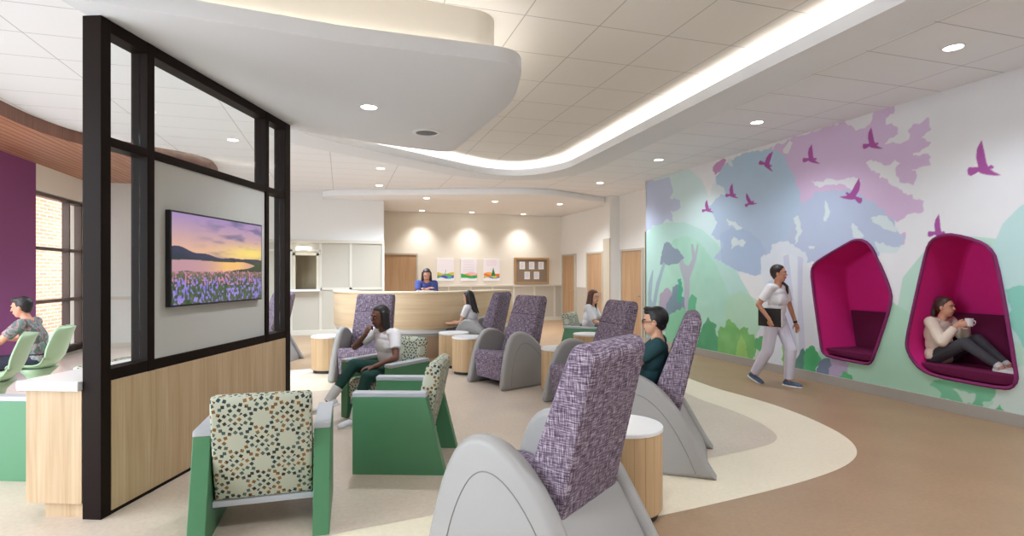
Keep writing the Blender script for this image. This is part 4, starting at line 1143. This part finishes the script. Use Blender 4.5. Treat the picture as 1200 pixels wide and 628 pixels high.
def person(loc, rz, S, vox=.006):
    """S: joints in local metres (x forward, y left, z up)"""
    label = S['label']; e = empty('person', loc, rz, label=label, category='person')
    sk, lip = skin(S['skin']); f = S.get('fem', False); k = S.get('k', 1.0)
    V = lambda q: Vector(q)
    pel, che, nek = V(S['pelvis']), V(S['chest']), V(S['neck'])
    up = (nek - pel).normalized(); sw = .165 * k if f else .19 * k; hw = .09 * k
    sy, hy = S.get('shyaw', 0), S.get('hipyaw', 0)
    lat = Vector((-math.sin(sy), math.cos(sy), 0)); hl = Vector((-math.sin(hy), math.cos(hy), 0))
    UA, FA, TL, SL = .275 * k, .245 * k, .42 * k, .42 * k
    HC = V(S['head']); hy_, hp = S.get('hyaw', 0), S.get('hpitch', 0); hr = S.get('hroll', 0)
    HR = (Matrix.Rotation(hy_, 3, 'Z') @ Matrix.Rotation(hp, 3, 'Y') @ Matrix.Rotation(hr, 3, 'X'))
    H = lambda x, y, z: HC + HR @ Vector((x * k, y * k, z * k))
    body = MB(); J = {}
    fwd = lat.cross(Vector((0, 0, 1)))
    Rt = Matrix((fwd, lat, up)).transposed()
    # torso
    for c_, r_ in ((pel, (.105, .155, .11)), (pel.lerp(che, .5), (.095, .13 if f else .145, .13)), (che, (.105, .15 if f else .17, .13)), (che.lerp(nek, .45), (.085, .145 if f else .165, .08))):
        body.ell(c_, Vector(r_) * k, Rt)
    if f:
        for s_ in (1, -1): body.ell(che + fwd * .052 * k + lat * s_ * .065 * k + up * -.01, Vector((.055, .058, .058)) * k, Rt, 2)
    body.cap(nek - up * .05, .055 * k, H(-.01, 0, -.07), .048 * k)
    # head
    body.ell(H(-.01, 0, .025), Vector((.095, .074, .095)) * k, HR); body.ell(H(.022, 0, -.045), Vector((.064, .058, .072)) * k, HR); body.ell(H(.045, 0, -.09), Vector((.032, .032, .024)) * k, HR, 2)
    body.cap(H(.083, 0, .012), .009 * k, H(.102, 0, -.022), .0115 * k, 8); body.ell(H(.083, 0, -.055), Vector((.014, .026, .011)) * k, HR, 2); body.ell(H(.075, 0, .032), Vector((.02, .05, .012)) * k, HR, 2)
    for s_ in (1, -1): body.ell(H(-.005, s_ * .076, -.008), Vector((.017, .01, .03)) * k, HR, 2)
    # arms
    clothes = {}
    arms = []
    for s_, key in ((1, 'L'), (-1, 'R')):
        sh = nek + lat * s_ * sw - up * .045 * k
        el, wr = ik(sh, S['hand' + key], UA, FA, S.get('elbow' + key, (-.3, s_ * .5, -1)))
        J['sh' + key], J['el' + key], J['wr' + key] = sh, el, wr
        body.cap(nek - up * .03, .05 * k, sh, .05 * k); body.cap(sh, .047 * k if f else .055 * k, el, .035 * k if f else .041 * k); body.cap(el, .036 * k if f else .042 * k, wr, .024 * k if f else .029 * k)
        # hand
        fd = V(S.get('fdir' + key, tuple((wr - el).normalized()))).normalized(); pn = V(S.get('palm' + key, (0, -s_, -.2))); pn = (pn - fd * pn.dot(fd)).normalized(); sd = fd.cross(pn).normalized()
        ts = S.get('thumb' + key, 1)
        hk = .95 * k if f else 1.05 * k
        pc = wr + fd * .045 * hk
        Rh = Matrix((fd, sd, pn)).transposed(); body.ell(pc, Vector((.05, .04, .016)) * hk, Rh, 2); body.cap(wr, .023 * hk, pc, .02 * hk)
        curl = S.get('curl' + key, .5)
        for i, ln in enumerate((.070, .078, .073, .058)):
            o_ = (i - 1.5) * .019 * hk * ts; p = wr + fd * (.083 - .006 * abs(i - 1.2)) * hk - sd * o_
            a_ = 0; r_ = .0098 * hk
            for q in range(3):
                a_ += curl * (.7 if q == 0 else .9); dr = fd * math.cos(a_) + pn * math.sin(a_); p2 = p + dr * ln * hk * (.42, .32, .26)[q]
                body.cap(p, r_, p2, r_ * .9, 8); p = p2; r_ *= .92
        tp = wr + fd * .025 * hk + sd * (.028 * ts) * hk; t1 = tp + (fd * .7 + sd * ts * .6 + pn * .35).normalized() * .035 * hk; t2 = t1 + (fd * .85 + sd * ts * .15 + pn * .5).normalized() * .03 * hk
        body.cap(tp, .013 * hk, t1, .0115 * hk, 8); body.cap(t1, .0115 * hk, t2, .0095 * hk, 8)
        arms.append((s_, sh, el, wr))
    # legs
    legs = []
    for s_, key in ((1, 'L'), (-1, 'R')):
        hp_ = pel + hl * s_ * hw - Vector((0, 0, .04))
        kn, an = ik(hp_, S['foot' + key], TL, SL, S.get('knee' + key, (1, 0, .3)))
        body.cap(hp_, .083 * k, kn, .054 * k); body.cap(kn, .055 * k, kn.lerp(an, .35), .052 * k); body.cap(kn.lerp(an, .35), .052 * k, an, .034 * k)
        td = V(S.get('toe' + key, (1, 0, -.15))).normalized(); un = (kn - an).normalized(); un = (un - td * un.dot(td)).normalized()
        heel = an - td * .04 * k - un * .045 * k; toe = an + td * .15 * k - un * .055 * k
        body.cap(an, .035 * k, heel, .032 * k); body.cap(heel, .03 * k, toe, .024 * k)
        legs.append((s_, hp_, kn, an, heel, toe, td, un))
    bo = remesh(body, 'body', [sk, lip], e, vox, 3)
    me = bo.data; n_ = len(me.polygons); cc = np.empty(n_ * 3); me.polygons.foreach_get('center', cc); cc = cc.reshape(-1, 3) - np.array(H(.093, 0, -.056))
    loc_ = cc @ np.array(HR); mi = ((np.abs(loc_[:, 0]) < .03) & (np.abs(loc_[:, 1]) < .024) & (np.abs(loc_[:, 2]) < .0085)).astype(np.int32); me.polygons.foreach_set('material_index', mi)
    # face details
    dark = plain('eye_dark', (38, 26, 22), .3) if 'eye_dark' not in MT else MT['eye_dark']; MT['eye_dark'] = dark
    for s_ in (1, -1):
        t = MB(); t.ell(H(.079, s_ * .031, .004), Vector((.006, .011, .0045)) * k, HR, 2); ey = t.build('eye', plain('eye_white', (228, 224, 220), .3) if 'eye_white' not in MT else MT['eye_white'], bo, smooth=3.1); MT['eye_white'] = ey.data.materials[0]
        t = MB(); t.ell(H(.082, s_ * .031, .004), Vector((.0055, .0055, .0055)) * k, HR, 2); t.build('iris', dark, ey, smooth=3.1) if False else t.build('iris', dark, bo, smooth=3.1)
        t = MB(); t.tube([H(.086, s_ * .014, .024), H(.09, s_ * .03, .030), H(.074, s_ * .052, .023)], .0038 * k, 6); t.build('eyebrow', hairm(S['hair']), bo)
    # hair
    hm = hairm(S['hair']); hs = S.get('style', 'short'); t = MB()
    t.ell(H(-.028, 0, .035), Vector((.094, .084, .098)) * k, HR)
    t.ell(H(-.014, 0, .078), Vector((.080, .070, .050)) * k, HR)
    if hs == 'short':
        t.ell(H(.03, .0, .088), Vector((.055, .06, .036)) * k, HR, 2); t.ell(H(-.05, 0, -.02), Vector((.052, .066, .06)) * k, HR, 2)
        for q in range(16):
            a_ = random.uniform(-1, 1); t.cap(H(-.03 + .05 * random.random(), a_ * .045, .10), .02 * k, H(.05 + .03 * random.random(), a_ * .06, .115 + .012 * random.random()), .007 * k, 6)
    elif hs == 'bob':
        for s_ in (1, -1):
            t.cap(H(-.01, s_ * .068, .04), .03 * k, H(.0, s_ * .085, -.11), .026 * k); t.cap(H(-.04, s_ * .06, .02), .04 * k, H(-.03, s_ * .07, -.12), .038 * k)
        t.cap(H(-.06, 0, .02), .05 * k, H(-.06, 0, -.12), .045 * k)
    elif hs == 'long':
        for s_ in (1, -1):
            t.cap(H(-.01, s_ * .068, .04), .028 * k, H(.005, s_ * .08, -.12), .026 * k); t.cap(H(.005, s_ * .08, -.12), .026 * k, H(.03 if not S.get('hairback') else -.08, s_ * .075, -.27), .016 * k)
            t.cap(H(-.05, s_ * .05, .02), .045 * k, H(-.07, s_ * .07, -.22), .04 * k)
            for q in range(5): t.cap(H(-.07, s_ * .02 * q, -.16), .03 * k, H(-.11 + .02 * math.sin(q * 2.), s_ * .024 * q, -.34 + .02 * q), .012 * k)
        t.cap(H(-.07, 0, .02), .055 * k, H(-.095, 0, -.25), .05 * k)
    elif hs == 'pony':
        t.ell(H(-.05, 0, .01), Vector((.066, .080, .082)) * k, HR, 2); t.ell(H(-.018, 0, .058), Vector((.092, .083, .064)) * k, HR, 2)
        pd = S.get('pony', [(-.12, 0, .02), (-.15, 0, -.06), (-.14, 0, -.18), (-.12, 0, -.26)]); rr = (.03, .034, .026, .01)
        for q in range(len(pd) - 1): t.cap(H(*pd[q]), rr[q] * k, H(*pd[q + 1]), rr[q + 1] * k)
    remesh(t, 'hair', hm, bo, .006, 2)
    # shirt
    g = .014; tp = S['top']; t = MB()
    hem = pel - up * S.get('hem', .05)
    for c_, r_ in ((pel.lerp(hem, .5), (.115, .168, .115)), (pel.lerp(che, .5), (.108, .145 if f else .158, .14)), (che, (.112, .152 if f else .182, .14)), (che.lerp(nek, .45), (.092, .148 if f else .178, .08))):
        t.ell(c_, Vector([v_ + .002 for v_ in r_]) * k * S.get('loose', 1.0), Rt)
    if f:
        for s_ in (1, -1): t.ell(che + fwd * .054 * k + lat * s_ * .06 * k - up * .015, Vector((.062, .07, .075)) * k, Rt, 2)
    sl = S.get('sleeve', .55); lo = S.get('loose', 1.0)
    for s_, sh, el, wr in arms:
        t.cap(nek - up * .045, .052 * k, sh, .064 * k); t.ell(sh, Vector((.064,) * 3) * k, None, 2)
        if sl <= 1: t.cap(sh, .063 * k * lo, sh.lerp(el, sl), .058 * k * lo, flat=True)
        else:
            t.cap(sh, .063 * k * lo, el, .052 * k * lo); t.cap(el, .053 * k * lo, el.lerp(wr, sl - 1), .040 * k * lo, flat=True)
    top = remesh(t, S.get('topname', 'shirt'), S['topmat'], bo, vox, 3)
    # trousers
    t = MB(); t.ell(pel, Vector((.116, .165, .11)) * k, Rt)
    lb = S.get('leghem', .96); lg_ = S.get('legloose', 1.0)
    for (s_, hp_, kn, an, heel, toe, td, un) in legs:
        t.cap(hp_, .094 * k, kn, .066 * k * lg_); t.cap(kn, .066 * k * lg_, kn.lerp(an, lb), (.052 * lg_ if lg_ > 1 else .046) * k, flat=False if lb < .9 else True)
    remesh(t, 'trousers', S['legmat'], bo, vox, 3)
    if S.get('ankle'):
        for (s_, hp_, kn, an, heel, toe, td, un) in legs:
            t = MB(); t.cap(an - (kn - an).normalized() * .02, .044 * k, an.lerp(kn, .36), .056 * k, 20, flat=True); t.build('sock', sock, bo, smooth=.8)
    # shoes
    for (s_, hp_, kn, an, heel, toe, td, un) in legs:
        sd = td.cross(un)
        Rf = Matrix((td, sd, un)).transposed(); mid = heel.lerp(toe, .5)
        t = MB(); t.ell(mid + un * .004, Vector((.135, .046, .032)) * k, Rf, 2); t.ell(toe - td * .02, Vector((.06, .046, .028)) * k, Rf, 2); t.cap(heel + un * .005, .036 * k, an.lerp(heel, .35), .040 * k)
        if S.get('sock'):
            t.cap(an, .043 * k, an + (kn - an).normalized() * .10, .046 * k, flat=True); t.cap(heel + un * .004, .040 * k, toe + un * .004, .034 * k)
        so = remesh(t, 'sock' if S.get('sock') else 'shoe', S['shoemat'], bo, .005, 2)
        if not S.get('sock'):
            t = MB()
            pr = smoothpoly([(-.14, -.03), (-.14, .03), (-.05, .04), (.06, .048), (.13, .03), (.13, -.03), (.06, -.048), (-.05, -.04)], 2)
            t.prism([(x_ * k, y_ * k) for x_, y_ in pr], -.034 * k, -.016 * k, bev=.004)
            t.bm.transform(Matrix.Translation(mid) @ Rf.to_4x4()); t.build('sole', S.get('solemat', MT['whitetop']), so, smooth=.8)
    return e, J, H, HR, k, bo


white_cloth = plain('white_cloth', (230, 228, 232), .9, noise=.04, nscale=12, bump=.3)
lil_cloth = plain('pale_scrub_cloth', (214, 212, 228), .9, noise=.05, nscale=12, bump=.3)
teal_cloth = plain('dark_teal_cloth', (28, 66, 72), .9, noise=.08)
green_cloth = plain('dark_green_cloth', (22, 62, 56), .9, noise=.08)
char_cloth = plain('charcoal_cloth', (66, 66, 72), .9, noise=.1, nscale=14)
cream_cloth = plain('cream_cloth', (226, 212, 196), .95, noise=.08, nscale=10, bump=.5)
blue_cloth = plain('scrub_blue', (72, 84, 148), .9, noise=.06)
navy = plain('navy_cloth', (34, 36, 52), .9)
sock = plain('grey_sock', (206, 204, 202), .95, noise=.05)
shoe_w = plain('pale_shoe', (210, 210, 214), .6)
shoe_b = plain('blue_shoe', (70, 92, 122), .6)
floral = camo('patterned_shirt', [(108, 122, 118), (142, 150, 146), (160, 108, 118), (88, 102, 100)], 18)

# nurse walking
nx, ny = 5.80, 6.22
nr = math.atan2(-.90, .22)
S = dict(label='nurse in white scrubs walking past the mural with a black folder', skin=(196, 140, 112), fem=True, hair=(38, 26, 24), style='pony', pony=[(-.07, .05, -.05), (-.01, .095, -.11), (.07, .105, -.18), (.09, .10, -.28)],
         pelvis=(0, 0, .93), chest=(.02, 0, 1.19), neck=(.02, 0, 1.40), head=(.045, 0, 1.555), hyaw=.35, handL=(.10, .30, .86), handR=(.06, -.24, .93), elbowL=(-1, .3, 0), elbowR=(-1, -.5, 0), palmL=(0, -1, 0), palmR=(0, 1, 0), curlL=.4, curlR=.9,
         fdirR=(.25, .1, -1), footL=(.14, .07, .085), footR=(-.30, -.06, .12), toeL=(1, .1, 0), toeR=(1, -.1, -.35), kneeL=(1, 0, .1), kneeR=(1, 0, 0), top=0, topmat=white_cloth, topname='tunic', legmat=lil_cloth, shoemat=shoe_b, hem=.12, sleeve=.72, loose=1.0, legloose=1.2)
S['thumbL'] = 1; S['thumbR'] = -1
nurse, J, H, HR, k, nb = person((nx, ny, 0), nr, S)
fo = nurse.matrix_basis @ J['wrR']
f_ = empty('folder', (nx, ny, 0), nr, label='black folder held at the nurse\'s side', category='folder')
w_ = J['wrR']
t = MB(); t.box(w_.x - .19, w_.x + .15, w_.y + .025, w_.y + .05, w_.z - .10, w_.z + .15, .004); t.build('cover', MT['black'], f_)
t = MB(); t.box(w_.x - .18, w_.x + .158, w_.y + .031, w_.y + .044, w_.z - .095, w_.z + .145); t.build('pages', MT['paper'], f_)
t = MB(); d_ = (J['wrL'] - J['elL']).normalized(); t.cap(J['wrL'] - d_ * .03, .028, J['wrL'] - d_ * .005, .027, flat=True); t.build('watch', MT['black'], nb)

# man in glasses in the recliner
def in_chair(ch, S, **kw): return person((ch.location.x, ch.location.y, 0), ch.rotation_euler.z, S, **kw)
S = dict(label='man with glasses and a dark teal t-shirt sitting in a recliner', skin=(214, 164, 134), hair=(20, 18, 20), style='short', pelvis=(-.50, 0, .57), chest=(-.56, 0, .83), neck=(-.60, 0, 1.01), head=(-.56, 0, 1.145), hpitch=.06,
         handL=(-.15, .2, .60), handR=(-.13, -.16, .60), elbowL=(-.6, .3, -1), elbowR=(-.6, -.3, -1), palmL=(0, -.3, -1), palmR=(0, .3, -1), fdirL=(1, -.1, 0), fdirR=(1, .1, 0), footL=(.16, .13, .09), footR=(.18, -.13, .09), kneeL=(1, .1, 1), kneeR=(1, -.1, 1),
         topmat=teal_cloth, top=0, topname='t_shirt', legmat=navy, shoemat=shoe_w, sleeve=.6)
S['thumbL'] = -1
m1, J, H, HR, k, mb_ = in_chair(REC['R5'], S)
g = empty('glasses', m1.location, m1.rotation_euler.z, label='black glasses worn by the man in the recliner', category='glasses')
t = MB()
for s_ in (1, -1):
    t.tube([H(.099, s_ * .033 + .022 * math.cos(a_), .003 + .017 * math.sin(a_)) for a_ in [2 * PI * q / 12 for q in range(12)]], .0022, 6, closed=True)
t.tube([H(.099, .011, .008), H(.102, 0, .01), H(.099, -.011, .008)], .002, 6); t.build('rims', MT['black'], g)
for s_ in (1, -1):
    t = MB(); t.tube([H(.099, s_ * .055, .006), H(.07, s_ * .078, .008), H(-.01, s_ * .088, .006)], .0025, 6); t.build('temple', MT['black'], g)

# woman in green trousers
S = dict(label='woman in a white t-shirt and dark green trousers resting her chin on her hand', skin=(112, 72, 58), fem=True, hair=(22, 20, 22), style='bob', pelvis=(-.36, 0, .53), chest=(-.33, -.01, .77), neck=(-.30, -.03, .95), head=(-.25, -.05, 1.085), hyaw=-.25, hpitch=.12, shyaw=-.1,
         handL=(-.02, .10, .585), handR=(-.14, -.15, .90), elbowL=(-.4, 1, -.4), elbowR=(-.1, -1.0, -.8), palmL=(0, 0, -1), palmR=(-1, .2, .1), fdirR=(-.2, .45, 1), curlR=1.1, fdirL=(.8, -.5, 0),
         footL=(.16, .02, .10), footR=(.30, -.20, .27), toeR=(.8, -.5, -.3), toeL=(.9, -.2, -.1), kneeL=(.6, .2, 1), kneeR=(.6, .1, 1.2), topmat=white_cloth, top=0, topname='t_shirt', legmat=green_cloth, ankle=True, shoemat=shoe_w, sleeve=.65, loose=1.05, leghem=.72)
in_chair(LG['G3'], S)
# long haired woman by the desk (seen from behind)
S = dict(label='woman with long dark hair and white top in the recliner by the desk', skin=(206, 156, 128), fem=True, hair=(34, 24, 24), style='long', hairback=True, pelvis=(-.28, 0, .57), chest=(-.27, 0, .80), neck=(-.25, 0, .99), head=(-.20, 0, 1.12), hpitch=.2, hyaw=.1,
         handL=(.08, .16, .66), handR=(.08, -.1, .66), elbowL=(-.6, .4, -1), elbowR=(-.5, -.4, -1), palmL=(0, -.8, .5), palmR=(0, .8, .5), footL=(.2, .12, .09), footR=(.2, -.12, .09), kneeL=(1, 0, 1), kneeR=(1, 0, 1), topmat=white_cloth, top=0, topname='blouse', legmat=char_cloth, shoemat=shoe_w, sleeve=.6)
in_chair(REC['R4'], S, vox=.008)
# brown haired woman in the far lounge chair
S = dict(label='brown haired woman in a white blouse sitting in the far lounge chair', skin=(220, 172, 146), fem=True, hair=(92, 54, 40), style='long', pelvis=(-.28, 0, .53), chest=(-.22, 0, .80), neck=(-.20, 0, 1.0), head=(-.15, 0, 1.14), hpitch=.12, hyaw=-.25,
         handL=(.12, .12, .60), handR=(.14, -.1, .64), elbowL=(-.3, .5, -1), elbowR=(-.3, -.5, -1), palmL=(0, 0, -1), palmR=(0, 0, -1), footL=(.2, .12, .09), footR=(.2, -.12, .09), kneeL=(1, 0, 1), kneeR=(1, 0, 1), topmat=white_cloth, top=0, topname='blouse', legmat=navy, shoemat=shoe_w, sleeve=.85, loose=1.05)
in_chair(LG['G4'], S, vox=.008)
# receptionist
x, y = cw(-1.74, 11.1)
S = dict(label='receptionist in blue scrubs standing behind the reception desk', skin=(206, 150, 126), fem=True, hair=(56, 42, 40), style='bob', pelvis=(0, 0, .95), chest=(.05, 0, 1.2), neck=(.10, 0, 1.41), head=(.16, 0, 1.53), hpitch=.4, hyaw=.0,
         handL=(.36, -.02, 1.24), handR=(.42, .0, 1.26), elbowL=(-.2, .8, -1), elbowR=(-.2, -.8, -1), palmL=(0, 0, -1), palmR=(0, 0, -1), footL=(0, .1, .085), footR=(0, -.1, .085), topmat=blue_cloth, top=0, topname='tunic', legmat=blue_cloth, shoemat=shoe_w, sleeve=.7, hem=.1, loose=1.08)
fx, fy = cw(.25, -1); person((x, y, 0), math.atan2(fy, fx), S, vox=.008)
xx, yy = cw(-1.60, 10.62)
t = MB(); t.box(-.16, .16, -.1, .1, 0, .012, .002); o = t.build('notepad', MT['paper'], label='white papers lying on the reception counter before the receptionist', category='paper'); px_, py_ = cw(-1.60, 10.12); o.location = (px_, py_, 1.226)
# man in patterned shirt, far left
S = dict(label='man in a grey patterned shirt sitting at the far left table', skin=(206, 146, 118), hair=(26, 22, 24), style='short', pelvis=(-.02, 0, .55), chest=(.04, 0, .82), neck=(.10, 0, 1.01), head=(.16, 0, 1.15), hpitch=.15,
         handL=(.50, .1, .79), handR=(.50, -.1, .79), elbowL=(-.2, .6, -1), elbowR=(-.2, -.6, -1), palmL=(0, 0, -1), palmR=(0, 0, -1), footL=(.42, .12, .09), footR=(.42, -.12, .09), kneeL=(1, 0, 1), kneeR=(1, 0, 1), topmat=floral, top=0, legmat=navy, shoemat=shoe_w, sleeve=.7, loose=1.06)
in_chair(sh0, S, vox=.007)
# woman in the niche
yb = onwall(1090, 430)[0]
S = dict(label='woman in a cream shirt curled up in the wall niche with a mug', skin=(214, 160, 132), fem=True, hair=(72, 52, 44), style='pony', k=.98, pony=[(-.10, 0, .03), (-.13, 0, -.04), (-.13, 0, -.12), (-.11, 0, -.17)],
         pelvis=(.02, .02, .60), chest=(.0, .02, .84), neck=(.03, .02, 1.02), head=(.075, .03, 1.155), hyaw=.1, hpitch=.0, handL=(.27, .07, .97), handR=(.27, -.07, .955), elbowL=(-.2, .5, -1), elbowR=(-.2, -.5, -1), palmL=(0, -1, 0), palmR=(0, 1, 0), fdirL=(.8, -.25, .35), fdirR=(.8, .25, .35), curlL=.7, curlR=.7,
         footL=(.68, .10, .545), footR=(.72, -.08, .545), toeL=(1, 0, -.05), toeR=(1, 0, -.05), kneeL=(0, .1, 1), kneeR=(0, -.1, 1), topmat=cream_cloth, top=0, legmat=char_cloth, shoemat=sock, sock=True, sleeve=1.85, loose=1.14, hem=.03, leghem=.86)
wn, J, H, HR, k, _ = person((6.84, 4.78, 0), -PI / 2, S, vox=.005)
mg = (wn.matrix_basis if False else Matrix.Translation((6.84, 4.78, 0)) @ Matrix.Rotation(-PI / 2, 4, 'Z')) @ ((J['wrL'] + J['wrR']) / 2 + Vector((.085, 0, .03)))
e = empty('mug', (mg.x, mg.y, mg.z - .04), -PI / 2, label='white mug in the hands of the woman in the niche', category='mug')
t = MB(); t.lathe([(0, 0), (.034, 0), (.038, .01), (.04, .09), (.036, .09), (.034, .012), (0, .01)], n=28); t.build('cup', MT['whitetop'], e, smooth=.8)
t = MB(); t.tube([(.038, 0, .07), (.062, 0, .065), (.066, 0, .045), (.058, 0, .025), (.037, 0, .02)], .005, 8); t.build('handle', MT['whitetop'], e, smooth=3)
